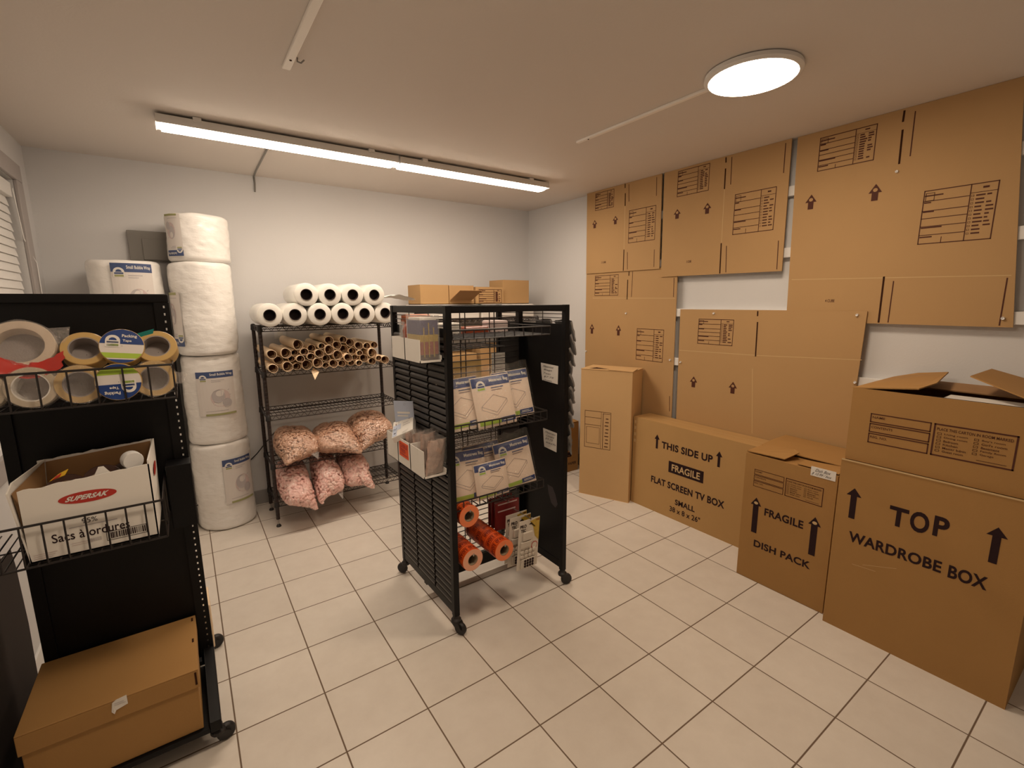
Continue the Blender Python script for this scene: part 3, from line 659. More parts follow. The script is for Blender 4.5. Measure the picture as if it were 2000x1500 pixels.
for i, (u, v, r) in enumerate(KT):
    p = px_pt(470+.2*u, 530+.2*v, 1.30); KP.append([p.x, p.z, r])
RAD = lambda r: (.022, .0262, .030, .0335)[0 if r < 31 else 1 if r < 36 else 2 if r < 41 else 3]
for it in range(400):          # settle the pile: push neighbours apart, keep it between deck and posts
    for i in range(len(KP)):
        for j in range(i):
            a, c = KP[i], KP[j]; dx, dz = a[0]-c[0], a[1]-c[1]; d = math.hypot(dx, dz)+1e-9; need = (RAD(a[2])+RAD(c[2]))*1.03
            if d < need:
                k = (need-d)/d*.45; a[0] += dx*k; a[1] += dz*k; c[0] -= dx*k; c[1] -= dz*k
    for q in KP:
        q[1] = max(q[1], 1.0975+RAD(q[2])*1.03); q[0] = min(max(q[0], RX0+.016+RAD(q[2])), RX1-.016-RAD(q[2]))
bands = [1.155, 1.20, 1.25, 9]; names = ['bottom', 'second', 'third', 'top']; cnt = {}
lay = [[], [], [], []]
for q in KP:
    for k, z in enumerate(bands):
        if q[1] < z: lay[k].append(tuple(q)); break
for k in range(4):
    for j, (x, z, r) in enumerate(sorted(lay[k])):
        c = 0 if r < 31 else 1 if r < 36 else 2 if r < 41 else 3
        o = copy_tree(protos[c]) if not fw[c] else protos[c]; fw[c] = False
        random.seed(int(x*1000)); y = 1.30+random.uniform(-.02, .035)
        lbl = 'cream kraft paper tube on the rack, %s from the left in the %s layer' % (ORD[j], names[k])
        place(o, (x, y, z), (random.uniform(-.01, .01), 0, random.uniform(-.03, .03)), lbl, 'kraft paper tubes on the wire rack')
b = MB(); p = px_pt(470+.2*690, 530+.2*975, 1.33); q = px_pt(470+.2*725, 530+.2*1060, 1.27); r_ = px_pt(470+.2*765, 530+.2*985, 1.30)
b.slab([p, q, r_, (r_+p)/2+Vector((0, .05, .02))], .003); b.slab([q, r_, r_+Vector((-.012, .012, -.006)), q+Vector((.01, .02, .01))], .002)
tag(b.build('torn_paper', 'kraft'), 'torn triangular paper end drooping below the kraft tubes', 'paper scrap')
# bags of packing peanuts
def peanut_bag(c, half, rot, matk, label, seed, lump=.016):
    bm = bmesh.new(); bmesh.ops.create_icosphere(bm, subdivisions=5, radius=1)
    vs = []; sd = 1 if seed % 2 else -1; cd = Vector((.55*sd, -.78, -.28)).normalized(); cd2 = Vector((-.6*sd, -.70, .10)).normalized(); cd3 = Vector((.5, .8, .3)).normalized()
    for v in bm.verts:
        p = v.co.copy(); e = .78
        q = Vector([math.copysign(abs(k)**e, k) for k in p]); q = Vector((q.x*half[0], q.y*half[1], q.z*half[2]))
        fl_ = abs(p.y)**3; q.x *= 1-.14*fl_; q.z *= 1-.40*fl_
        for c_, amt, pw in ((cd, .085, 9), (cd2, .035, 8), (cd3, .04, 8)):
            w_ = max(0, p.dot(c_))**pw; q += Vector((c_.x*half[0], c_.y*half[1]*.8, c_.z*half[2]-.04)).normalized()*amt*w_
        q += Vector((p.x, p.y, p.z))*.022*noise.noise(q*6+Vector((seed, 0, 0)))
        vs.append(q)
    T = Matrix.Translation(c) @ Matrix.Rotation(rot[2], 4, 'Z') @ Matrix.Rotation(rot[0], 4, 'X') @ Matrix.Rotation(rot[1], 4, 'Y')
    big = lump > .012; W = [T @ q for q in vs]; ctr = Vector(c); faces = [tuple(v.index for v in f.verts) for f in bm.faces]; nb = [[e_.other_vert(v).index for e_ in v.link_edges] for v in bm.verts]
    bm.free()
    t = thing('peanut_bag', label, 'bag', Vector(c)-Vector((0, 0, half[2])), 'clear bags of packing peanuts on the rack')
    def nrm(i):
        a, b_ = W[nb[i][0]]-W[i], W[nb[i][2]]-W[i]; n_ = a.cross(b_)
        n_ = n_.normalized() if n_.length > 1e-12 else (W[i]-ctr).normalized()
        return n_ if n_.dot(W[i]-ctr) > 0 else -n_
    N_ = [nrm(i) for i in range(len(W))]
    # loose fill: a body just below the skin and a crowd of foam peanuts lying against the film
    b = MB(); b.add([W[i]-N_[i]*.021 for i in range(len(W))], faces, 0)
    bm = bmesh.new(); bmesh.ops.create_icosphere(bm, subdivisions=2, radius=1); uv = [v.co.copy() for v in bm.verts]; uf = [tuple(v.index for v in f.verts) for f in bm.faces]; bm.free()
    random.seed(seed*7+1); k = 1.0 if big else .80; idx = list(range(len(W))); random.shuffle(idx)
    for i in idx[:880 if big else 1500]:
        n_ = N_[i]; a = n_.orthogonal().normalized(); a.rotate(Matrix.Rotation(random.uniform(0, 6.28), 3, n_)); d_ = n_.cross(a)
        L_, r1, r2 = .0185*k*random.uniform(.75, 1.15), .0098*k*random.uniform(.85, 1.15), .0092*k; bend = .35*random.choice((-1, 1)); p0 = W[i]-n_*(.0085*k+random.uniform(0, .008))
        b.add([p0+a*(u.x*L_)+d_*(u.y*r1+bend*L_*(u.x*u.x-.5))+n_*(u.z*r2) for u in uv], uf, random.choice((0, 0, 1)))
    pf = b.build('peanut_fill', [matk, matk+'l'], t, smooth=True); pf['kind'] = 'stuff'
    b = MB(); b.add([W[i]+N_[i]*(.002+.003*noise.noise(W[i]*24)) for i in range(len(W))], faces); b.build('clear_bag', 'wrap', t, smooth=True)
    # knotted / sealed plastic corner of the bag at its front end
    b = MB(); f = T @ Vector((half[0]*.35, -half[1]*.97, -half[2]*.25)); g = T @ Vector((half[0]*.62, -half[1]*1.22, -half[2]*.45)); h = T @ Vector((half[0]*.80, -half[1]*.90, -half[2]*.2))
    b.slab([f, g, h, (f+h)/2+Vector((0, .03, .02))], .002); b.build('sealed_corner', 'wrapw', t)
    return t
peanut_bag((.535, 1.42, .290), (.108, .235, .115), (.30, .10, .05), 'peanut', 'bag of pink packing peanuts, leftmost on the lowest shelf', 1)
peanut_bag((.745, 1.43, .308), (.100, .235, .120), (.27, .05, -.02), 'peanut', 'bag of pink packing peanuts, middle one on the lowest shelf', 2)
peanut_bag((.955, 1.45, .312), (.098, .225, .120), (.22, -.1, -.04), 'peanut', 'bag of pink packing peanuts, rightmost on the lowest shelf', 3)
peanut_bag((.575, 1.50, .560), (.135, .22, .105), (.10, .12, .08), 'peanutb', 'bag of beige pink peanuts, leftmost on the second lowest shelf', 4, .010)
peanut_bag((.835, 1.47, .555), (.150, .22, .095), (.06, .0, .0), 'peanutb', 'bag of beige pink peanuts, middle one on the second lowest shelf', 5, .010)
peanut_bag((1.120, 1.50, .585), (.150, .21, .105), (.08, -.12, -.05), 'peanutb', 'bag of beige pink peanuts, rightmost on the second lowest shelf', 6, .010)

# ---------------------------------------------------------------- rack and boxes behind the trolley
wire_rack(1.56, 2.76, 1.45, 1.80, (.30, .80, 1.40), 1.41, 'second black wire rack in the back right corner behind the trolley')
def paper_bundle(x0, x1, z0, z1, label, m='paper'):
    b = MB(); b.box(x0, x1, 1.47, 1.78, z0, z1); tag(b.build('paper_bundle', m, bevel=.012), label, 'paper bundle', 'paper bundles on the corner rack')
paper_bundle(1.58, 2.14, 1.404, 1.528, 'white bundle of packing paper under the left cartons')
paper_bundle(2.16, 2.74, 1.404, 1.528, 'white bundle of packing paper under the right cartons')
def back_carton(x0, x1, y0, y1, z0, z1, label, form=False, flap=None):
    t = thing('carton_box', label, 'box', ((x0+x1)/2, (y0+y1)/2, z0), 'cartons on the corner rack'); k = .006
    b = MB(); b.box(x0, x1, y0, y0+k, z0, z1); b.box(x0, x1, y1-k, y1, z0, z1); b.box(x0, x0+k, y0+k, y1-k, z0, z1); b.box(x1-k, x1, y0+k, y1-k, z0, z1); b.box(x0, x1, y0, y1, z0, z0+k)
    if form: carton_form(b, mapY(y0), x0+.03, x1-.02, z0+.01, z1-.02, 1, .004)
    b.build('carton', ['card2', 'inkb'], t)
    if flap:
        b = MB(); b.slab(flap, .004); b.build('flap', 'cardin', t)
    return t
Z0 = 1.529
back_carton(1.60, 1.855, 1.50, 1.75, Z0, 1.690, 'plain carton at the left end behind the trolley top')
back_carton(1.862, 2.10, 1.50, 1.75, Z0, 1.688, 'open carton with a folded out flap behind the trolley top', False, [(1.865, 1.497, 1.565), (2.075, 1.497, 1.565), (2.10, 1.36, 1.645), (1.89, 1.36, 1.645)])
back_carton(2.115, 2.405, 1.49, 1.74, Z0, 1.678, 'carton printed with a label grid behind the trolley top', True)
back_carton(2.42, 2.715, 1.52, 1.75, Z0, 1.745, 'taller plain carton at the right end behind the trolley top')
for i, (x0, x1, z0, z1, l) in enumerate(((1.60, 2.12, .805, 1.10, 'kraft carton on the middle corner shelf, left'), (2.16, 2.70, .805, 1.16, 'kraft carton on the middle corner shelf, right'))):
    b = MB(); b.box(x0, x1, 1.50, 1.77, z0, z1); tag(b.build('carton_box', 'card2', bevel=.004), l+' side, seen through the grid', 'box', 'cartons on the corner rack')

# ---------------------------------------------------------------- trolley in the middle (mobile display)
def caster(parent, x, y, ztop, a):
    T = Matrix.Translation((x, y, 0)) @ Matrix.Rotation(a, 4, 'Z')
    b = MB(); b.lathe([(.016, ztop), (.016, ztop-.012), (.024, ztop-.020), (.024, ztop-.032), (.012, ztop-.036)], 18, T, 0, False, True)
    for s in (-.015, .015):
        b.prism([T @ Vector((q, s-.003, z)) for q, z in ((-.018, ztop-.03), (.020, ztop-.03), (.036, .034), (.026, .022), (.012, .03))], (T.to_3x3() @ Vector((0, .006, 0))))
    c = b.build('caster', 'rubber', parent, bevel=.001)
    Tw = T @ Matrix.Translation((.024, 0, .031)) @ Matrix.Rotation(PI/2, 4, 'X')
    MB().lathe([(.005, -.011), (.026, -.011), (.030, -.007), (.031, 0), (.030, .007), (.026, .011), (.005, .011)], 28, Tw).build('wheel', 'rubber', c, smooth=True)
def basket(x0, x1, yb, yf, z0, zl, wires=.05, deck=.03):
    b = MB(); r = .0026
    b.tube([(x0, yb, zl), (x0, yf, zl), (x1, yf, zl), (x1, yb, zl)], .0038, 6)
    b.tube([(x0, yb, z0), (x0, yf, z0), (x1, yf, z0), (x1, yb, z0)], .0034, 6)
    n = max(2, int(round((x1-x0)/wires)))
    for i in range(n+1): x = x0+(x1-x0)*i/n; b.tube([(x, yf, zl), (x, yf-.001, z0), (x, yf+.004, z0-.002), (x, yb, z0-.002)], r, 5)
    m = max(1, int(round(wires/deck)))
    for i in range(n*m+1): x = x0+(x1-x0)*i/(n*m); b.tube([(x, yf, z0-.001), (x, yb, z0-.001)], r*.8, 5)
    for s in (x0, x1):
        for k in (.33, .66): b.tube([(s, yf+(yb-yf)*k, zl), (s, yf+(yb-yf)*k, z0)], r, 5)
    b.tube([(x0, (yf+yb)/2, z0-.004), (x1, (yf+yb)/2, z0-.004)], r, 5)
    return b
def trolley():
    t = thing('display_trolley', 'black two sided display trolley on casters in the middle of the floor', 'display rack', (1.24, 0, 0))
    X0, X1, Y0, Y1, ZB, ZT = .895, 1.585, -.318, .318, .112, 1.532
    for x in (X0, X1-.028):
        for y in (Y0, Y1-.028): MB().box(x, x+.028, y, y+.028, ZB-.02, ZT).build('post', 'black', t, bevel=.002)
    for x in (X0+.003, X1-.025):
        MB().box(x, x+.022, Y0+.028, Y1-.028, ZT-.034, ZT-.002).build('top_rail', 'black', t, bevel=.002)
        MB().box(x, x+.022, Y0+.028, Y1-.028, ZB-.012, ZB+.03).build('bottom_rail', 'black', t, bevel=.002)
        b = MB()
        for z in (1.485, 1.465, 1.445): b.tube([(x+.011, Y0+.02, z), (x+.011, Y1-.02, z)], .0022, 5)
        for y in (-.12, .10): b.tube([(x+.011, y, 1.435), (x+.011, y, 1.50)], .0022, 5)
        b.build('open_wire', 'wire', t)
    # louvred left panel
    b = MB(); b.box(X0+.018, X0+.022, Y0+.028, Y1-.028, ZB+.03, 1.435, 1); p = .0315; n = int((1.43-ZB-.03)/p)
    for i in range(n):
        z = ZB+.034+i*p
        for y0, y1 in ((Y0+.03, -.122), (-.106, .088), (.104, Y1-.03)):
            b.prism([(X0+.002, y0, z), (X0+.001, y0, z+.012), (X0+.006, y0, z+.021), (X0+.016, y0, z+.021), (X0+.016, y0, z)], (0, y1-y0, 0))
    b.build('louvre_panel', ['slat', 'black'], t)
    b = MB(); b.box(X1-.022, X1-.014, Y0+.028, Y1-.028, ZB+.03, 1.435); mp = mapX(X1-.022)
    b.poly(mp, [(-.180, .548), (-.225, .545), (-.250, .51), (-.268, .46), (-.250, .435), (-.215, .45), (-.190, .50)], 1)
    b.build('side_panel', ['black', 'patch'], t)
    MB().box(X0+.028, X1-.028, Y0+.001, Y0+.024, ZT-.030, ZT-.001).build('top_bar', 'black', t, bevel=.002)
    MB().box(X0+.028, X1-.028, Y1-.024, Y1-.001, ZT-.030, ZT-.001).build('top_bar', 'black', t, bevel=.002)
    b = MB(); yg = .05                                              # wire grid in the middle
    z = .14
    while z < 1.50: b.tube([(X0+.02, yg, z), (X1-.02, yg, z)], .0026, 5); z += .0315
    for x in (1.165, 1.195, 1.345, 1.375): b.tube([(x, yg+.004, .12), (x, yg+.004, 1.505)], .0030, 5)
    b.build('grid_panel', 'wire', t)
    MB().box(X1-.056, X1-.028, yg-.01, yg+.02, .08, ZT-.03).build('centre_post', 'black', t)
    MB().box(X0+.02, X1-.02, yg-.012, yg+.018, .062, .125).build('base_bar', 'black', t, bevel=.002)
    for x, y, a in ((X0+.014, Y0+.014, -1.1), (X0+.014, Y1-.014, 2.2), (X1-.014, Y0+.014, -.3), (X1-.014, Y1-.014, .8)): caster(t, x, y, ZB-.02, a)
    basket(.932, 1.475, yg-.004, -.300, 1.388, 1.428, .055).build('wire_basket', 'wire', t)
    basket(.932, 1.470, yg-.004, -.285, .955, 1.000, .042).build('wire_basket', 'wire', t)
    basket(.932, 1.450, yg-.004, -.285, .595, .638, .042).build('wire_basket', 'wire', t)
    b = basket(.932, 1.475, -yg+.06, -.30, 1.30, 1.35, .055)
    for p_ in b.v: p_.y = 2*yg-p_.y if False else -p_.y+.06+yg
    b.build('rear_basket', 'wire', t)
    for x, z, y in ((.988, .387, -.345), (1.165, .377, -.345), (1.0, .583, -.30), (1.325, .472, -.345), (1.285, .522, -.20)):
        MB().tube([(x, yg, z), (x, y, z), (x, y-.004, z+.012)], .0028, 6).build('peg_hook', 'steel', t, smooth=True)
    MB().box(.93, .932, yg-.25, yg, .9, .901).build('clip', 'wire', t)
    return t
trolley()
for y0, y1, z0, z1, l, lines in ((-.118, -.262, 1.122, 1.222, 'large handwritten white price note high inside the trolley', ('Mattress', 'Bags', 'Twin', '$7.75', 'Queen')),
                                 (-.140, -.257, .752, .862, 'small handwritten white price note low inside the trolley', ('Mattress', 'Covers', '$9.75', 'each'))):
    X = 1.5625; b = MB(); b.prism([(X, y0, z1), (X, y1, z1-.004), (X, y1+.003, z0), (X, y0-.012, z0+.006), (X, y0-.006, z0+.04)], (-.001, 0, 0)); mp = mapX(X-.001)
    for i, s in enumerate(lines): b.text(mp, s, y0-.022-.006*(i % 2), y0-.022-.085+.012*(i % 3), z1-.022-.0185*i, z1-.011-.0185*i, 1, 0, .12)
    tag(b.build('price_note', ['paper', 'pen']), l, 'note', 'handwritten notes inside the trolley')
# mattress bag packs
def mattress_pack(w_, h_, crop=1.0):
    t = thing('mattress_bag_pack', 'x', 'packaged bag', (0, 0, 0)); d = .028; n = 14
    def pillow(y, s): 
        return [(x, z) for x, z in ()]
    b = MB(); vs = []; 
    for i in range(n+1):
        for j in range(n+1):
            u, v = i/n*2-1, j/n; puff = (1-abs(u)**4)*(1-abs(2*v-1)**5); vs.append((u*w_/2, -.003-d*.5*puff, v*h_))
    for i in range(n+1):
        for j in range(n+1):
            u, v = i/n*2-1, j/n; puff = (1-abs(u)**4)*(1-abs(2*v-1)**5); vs.append((u*w_/2, .003+d*.5*puff, v*h_))
    N = (n+1)**2; fs = []
    for i in range(n):
        for j in range(n):
            a = i*(n+1)+j; fs += [(a, a+n+1, a+n+2, a+1), (N+a+1, N+a+n+2, N+a+n+1, N+a)]
    for i in range(n):
        a, c = i*(n+1), i*(n+1)+n; fs += [(a, N+a, N+a+n+1, a+n+1), (c, c+n+1, N+c+n+1, N+c), (i, i+1, N+i+1, N+i), (n*(n+1)+i, N+n*(n+1)+i, N+n*(n+1)+i+1, n*(n+1)+i+1)]
    b.add(vs, fs, 0)
    def S(l): 
        def f(u, v):
            U = u/w_*2; V = v/h_; puff = max(0, (1-abs(U)**4))*max(0, (1-abs(2*V-1)**5)); return Vector((u, -.003-d*.5*puff-l, v))
        return f
    def grid(l, u0, u1, v0, v1, m, k=8):
        for i in range(k):
            for j in range(3): b.rect(S(l), u0+(u1-u0)*i/k, u0+(u1-u0)*(i+1)/k, v0+(v1-v0)*j/3, v0+(v1-v0)*(j+1)/3, m)
    W = w_/2
    grid(.0012, -W*.98, W*.98, h_*.80, h_*.985, 1); b.text(S(.0025), 'Mattress Bag', -W*.12, W*.90, h_*.855, h_*.935, 2, .03)
    b.rect(S(.0016), -W*.10, W*.55, h_*.745, h_*.765, 3, 4); b.rect(S(.0016), -W*.10, W*.45, h_*.700, h_*.718, 4, 4)
    padlock(b, S(.0025), -W*.58, h_*.83, w_*.105, 2, 5, 1)
    q = [(-W*.72, h_*.42), (-W*.05, h_*.62), (W*.62, h_*.50), (-W*.02, h_*.27)]; q2 = [(u, v-h_*.06) for u, v in q]
    for i in range(4): b.line(S(.002), q[i], q[(i+1) % 4], .0018, 4)
    b.line(S(.002), q2[0], q2[3], .0018, 4); b.line(S(.002), q2[3], q2[2], .0018, 4); b.line(S(.002), q[0], q2[0], .0018, 4); b.line(S(.002), q[2], q2[2], .0018, 4)
    grid(.0012, -W*.92, W*.15, h_*.055, h_*.135, 5); grid(.0012, W*.15, W*.95, h_*.055, h_*.15, 1)
    b.rect(S(.0025), W*.25, W*.8, h_*.085, h_*.098, 2, 3); b.rect(S(.0025), W*.25, W*.7, h_*.112, h_*.124, 2, 3)
    b.build('pack', ['cream', 'blue', 'paper', 'bluem', 'outline', 'green'], t, smooth=True)
    b = MB(); W2 = W*1.10; g = 10; vs = []
    for i in range(g+1):
        u = i/g*2-1
        for k, (y, z) in enumerate(((-.022, h_*.02), (-.024, h_*.5), (-.022, h_*.97), (-.004+.006*noise.noise(Vector((u*3, 1, w_*9))), h_*1.04), (.003+.012*noise.noise(Vector((u*4, 5, w_*9))), h_*1.17+.012*noise.noise(Vector((u*3, 9, h_*7)))))):
            vs.append((u*W2, y*(1-.7*abs(u)**6), z))
    b.add(vs, [(i*5+k, (i+1)*5+k, (i+1)*5+k+1, i*5+k+1) for i in range(g) for k in range(4)]); b.build('clear_sleeve', 'wrap', t, smooth=True)
    return t
m0 = mattress_pack(.215, .245); m1 = mattress_pack(.185, .175)
mg = 'mattress bag packs in the trolley baskets'
place(m0, (1.030, -.235, .960), (-.30, -.04, .03), 'mattress bag pack at the left of the upper row', mg)
place(copy_tree(m0), (1.188, -.262, .960), (-.27, -.05, -.02), 'mattress bag pack in the front middle of the upper row', mg)
place(copy_tree(m0), (1.350, -.190, .962), (-.25, -.06, -.05), 'mattress bag pack at the right of the upper row', mg)
place(copy_tree(m0), (1.046, -.225, .600), (-.25, .02, .0), 'mattress bag pack at the left of the lower row', mg)
place(copy_tree(m0), (1.180, -.175, .602), (-.26, -.03, .02), 'mattress bag pack at the back middle of the lower row', mg)
place(m1, (1.165, -.248, .600), (-.18, -.03, .0), 'short folded mattress bag pack in front of the lower row', mg)
place(copy_tree(m0), (1.345, -.215, .600), (-.24, -.09, -.04), 'mattress bag pack at the right of the lower row', mg)
# orange warning tape rolls
def warn_roll(side):
    t = thing('warning_tape_roll', 'x', 'tape', (0, 0, 0)); R, c, wd = .0535, .0265, .047; T = Matrix.Rotation(-PI/2, 4, 'X')
    b = MB().lathe([(c, 0), (R-.001, 0)], 44, T, 0); b.lathe([(R-.001, 0), (R, .001), (R, wd-.001), (R-.001, wd)], 44, T, 1); b.lathe([(R-.001, wd), (c, wd)], 44, T, 0)
    cyl = lambda a, y: Vector(((R+.0007)*math.sin(a), y, (R+.0007)*math.cos(a)))
    for k in range(5):
        a0 = -2.9+k*1.22; b.text(cyl, ('GLASS', 'FRAGILE')[k % 2], a0, a0+(.85, 1.05)[k % 2], .035, .012, 2, .04)
        b.rect(cyl, a0-.08, a0+1.1, .0395, .0415, 2, 6); b.rect(cyl, a0-.08, a0+1.1, .0055, .0075, 2, 6)
    b.build('tape', [side, 'orange', 'orink'], t, smooth=True)
    b = MB().lathe([(c, .001), (c, wd-.001), (c-.003, wd-.001), (c-.003, .001)], 36, T, 0, True); b.build('core', 'corec', t, smooth=True)
    return t
wo, wp = warn_roll('orangef'), warn_roll('pinkf')
og = 'orange warning tape rolls on the trolley pegs'
for i in range(5): place(wp if i == 0 else copy_tree(wo), (.988, -.338+i*.0485, .363), (0, .7*i+.3, 0), 'orange tape roll in the lower left peg stack, %s from the front' % ORD[i], og)
for i in range(6): place(wo if i == 0 else copy_tree(wo), (1.165, -.338+i*.0485, .353), (0, .5*i-.2, 0), 'orange tape roll in the lower right peg stack, %s from the front' % ORD[i], og)
for i in range(2): place(copy_tree(wo), (1.0, -.292+i*.0485, .559), (0, .9*i, 0), 'orange tape roll on the upper peg, %s from the front' % ORD[i], og)
# hanging blister cards
def blister():
    t = thing('blister_card', 'x', 'hanging pack', (0, 0, 0)); w_, h_ = .135, .265; b = MB(); b.box(-w_/2, w_/2, -.001, .001, -h_, 0); mp = mapY(-.001)
    b.text(mp, 'PRO', -w_*.44, -w_*.14, -.040, -.022, 1, .04); b.text(mp, 'TEC', -w_*.40, -w_*.16, -.062, -.045, 1, .04)
    b.poly(mp, [(w_*.02, -.012), (w_*.5, -.002), (w_*.5, -.13), (w_*.30, -.10), (w_*.20, -.05)], 2); b.poly(mp, [(-.005, -.028), (.012, -.018), (.040, -.046), (.036, -.050), (.012, -.030)], 1)
    b.rect(mp, w_*.32, w_*.48, -.018, -.008, 3); b.ellipse(mp, w_*.30, -.150, .021, .021, 3); b.ellipse(mapY(-.0018), w_*.30, -.150, .017, .017, 0)
    b.build('card', ['blister', 'ink', 'gold', 'red'], t)
    b = MB()
    for x, z, hw, hh in ((-.012, -.085, .030, .022), (-.020, -.128, .034, .016)): b.box(x-hw, x+hw, -.012, -.001, z-hh, z+hh)
    for j in range(2):
        for i in range(4): b.lathe([(.012, 0), (.011, .008), (.001, .009)], 14, Matrix.Translation((-.040+i*.026, -.001, -.170-j*.024)) @ Matrix.Rotation(PI/2, 4, 'X'))
    b.box(-.045, .050, -.010, -.001, -.258, -.208); b.build('pads', 'pad', t, bevel=.003)
    b = MB()
    for j in range(3):
        for i in range(4): b.lathe([(.0065, 0), (.0060, .003), (.001, .0035)], 12, Matrix.Translation((-.022+i*.0165, -.0104, -.218-j*.0145)) @ Matrix.Rotation(PI/2, 4, 'X'))
    b.build('dark_pads', 'ink', t)
    return t
bl = blister(); bg = 'furniture pad cards on the trolley pegs'
place(bl, (1.325, -.330, .468), (.03, .05, .05), 'furniture pad card hanging frontmost beside the orange tape', bg)
place(copy_tree(bl), (1.297, -.290, .478), (.03, .05, .05), 'furniture pad card hanging second behind the front card', bg)
place(copy_tree(bl), (1.300, -.250, .478), (.02, .03, .05), 'furniture pad card hanging third behind the front card', bg)
for i, (x, y, z) in enumerate(((1.285, -.185, .525), (1.285, -.150, .525), (1.29, -.115, .525))):
    b = MB(); b.box(x-.075, x+.075, y-.006, y+.006, z-.15, z); b.rect(mapY(y-.006), x-.06, x+.05, z-.05, z-.043, 1); b.rect(mapY(y-.006), x-.06, x+.06, z-.012, z-.006, 1)
    tag(b.build('red_pack', ['redm', 'pinkp'], bevel=.003), 'dark red hanging pack behind the pad cards, %s from the front' % ORD[i], 'hanging pack', 'dark red packs on the trolley pegs')
# display boxes on the louvred panel
def bin_box(y0, y1, z0, z1, x0, x1, label, group, open_end=False, sticker=False):
    t = thing('display_bin', label, 'display box', ((x0+x1)/2, (y0+y1)/2, z0), group); k = .003; b = MB()
    b.box(x0, x0+k, y0, y1, z0, z1); b.box(x1-k, x1, y0, y1, z0, z0+.03); b.box(x0, x1, y0, y1, z0, z0+k); b.box(x0, x1, y1-k, y1, z0, z1)
    if not open_end: b.box(x0, x1, y0, y0+k, z0, z1)
    else: b.box(x0, x1, y0, y0+k, z0, z0+.012)
    b.build('tray', 'paperg', t)
    if sticker:
        b = MB(); yc = (y0+y1)/2; b.box(x0-.001, x0, yc-.055, yc+.055, z1-.085, z1-.012); mp = mapX(x0-.001)
        b.text(mp, 'CABLE', yc+.045, yc-.045, z1-.040, z1-.020, 1, .04); b.text(mp, 'TIES', yc+.042, yc-.02, z1-.062, z1-.045, 1, .03); b.rect(mp, yc+.045, yc-.045, z1-.074, z1-.069, 1)
        b.build('sticker', ['orlabel', 'red'], t)
ug, lg = 'white display bins high on the louvred side', 'white display bins low on the louvred side'
bin_box(-.110, .045, 1.292, 1.392, .793, .894, 'white display bin, left one of the upper pair', ug)
bin_box(-.272, -.113, 1.292, 1.392, .793, .894, 'white display bin of colourful packs, right one of the upper pair', ug, True)
bin_box(.012, .155, .785, .912, .785, .894, 'white display bin, leftmost of the lower three', lg)
bin_box(-.136, .009, .785, .912, .785, .894, 'white display bin with an orange sticker, middle of the lower three', lg, False, True)
bin_box(-.285, -.139, .785, .912, .785, .894, 'white display bin of clear pouches, rightmost of the lower three', lg, True)
def pouch(c, sx, sz, rot, mk, name, label, cat, group, th=.012, top=None):
    """flat sealed pouch: soft pack inside clear film"""
    t = thing(name, label, cat, c, group); T = Matrix.Translation(c) @ Matrix.Rotation(rot[2], 4, 'Z') @ Matrix.Rotation(rot[0], 4, 'X') @ Matrix.Rotation(rot[1], 4, 'Y')
    n = 14; vs = []
    for s in (-1, 1):
        for i in range(n+1):
            for j in range(n+1):
                u, v = i/n*2-1, j/n*2-1; p = (1-u**4)*(1-v**4); q = Vector((u*sx/2, s*(.001+th/2*p)+.009*noise.noise(Vector((u*2.2+c[1]*30, v*2.6, c[0]*9)))+.003*s*noise.noise(Vector((u*5, v*5+c[1]*40, s))), (v+1)*sz/2)); vs.append(T @ q)
    N = (n+1)**2; fs = []
    for i in range(n):
        for j in range(n): a = i*(n+1)+j; fs += [(a, a+n+1, a+n+2, a+1), (N+a+1, N+a+n+2, N+a+n+1, N+a)]
    for i in range(n):
        a, d = i*(n+1), i*(n+1)+n; fs += [(a, N+a, N+a+n+1, a+n+1), (d, d+n+1, N+d+n+1, N+d), (i, i+1, N+i+1, N+i), (n*(n+1)+i, N+n*(n+1)+i, N+n*(n+1)+i+1, n*(n+1)+i+1)]
    MB().add(vs, fs).build('fill', mk, t, smooth=True)
    b = MB(); b.add([T @ Vector((u*sx*.54, s*(th*.5+.003), z)) for s in (-1, 1) for u, z in ((-1, -.0), (1, -.0), (1, sz*1.08), (-1, sz*1.08))], [(0, 1, 2, 3), (7, 6, 5, 4)]); b.build('film', 'wrapw', t)
    return t
# colourful packs in the upper bins: bundles with stacked bands of print
def band_pack(y0, y1, x0, x1, z0, bands, label):
    t = thing('craft_pack', label, 'pack', ((x0+x1)/2, (y0+y1)/2, z0), 'packs in the upper display bins'); b = MB(); ms = []
    z = z0
    for hh, mk in bands: b.box(x0, x1, y0, y1, z, z+hh, len(ms)); ms.append(mk); z += hh
    b.box(x0+.004, x1-.004, y0+.006, y1-.006, z, z+.012, len(ms)); ms.append('paperg')
    b.build('bundle', ms, t, bevel=.002)
    b = MB()
    for k in range(3): q = x0+(x1-x0)*(.2+.27*k); b.box(q-.002, q+.002, y0-.003, y0, z0+.02, z-.03+.02*(k % 2))
    b.build('brush_handle', 'gold', t)
    b = MB(); b.box(x0-.003, x1+.003, y0-.005, y1+.003, z0, z+.022); b.build('film', 'wrapw', t)
band_pack(-.262, -.128, .802, .886, 1.297, ((.030, 'dbrown'), (.055, 'brick'), (.030, 'gold'), (.060, 'violet')), 'film wrapped pack in red, gold and blue in the right upper bin')
pouch((.840, -.030, 1.297), .07, .155, (.0, .05, 1.5), 'brick', 'red_pouch', 'red pouch standing in the left upper bin', 'pouch', 'packs in the upper display bins', .03)
pouch((.845, .018, 1.297), .07, .150, (.05, -.05, 1.5), 'grey', 'grey_pouch', 'grey pouch standing at the back of the left upper bin', 'pouch', 'packs in the upper display bins', .03)
bpk = MB(); bpk.box(.806, .880, -.122-.0, -.114+.0, 1.385, 1.47); 
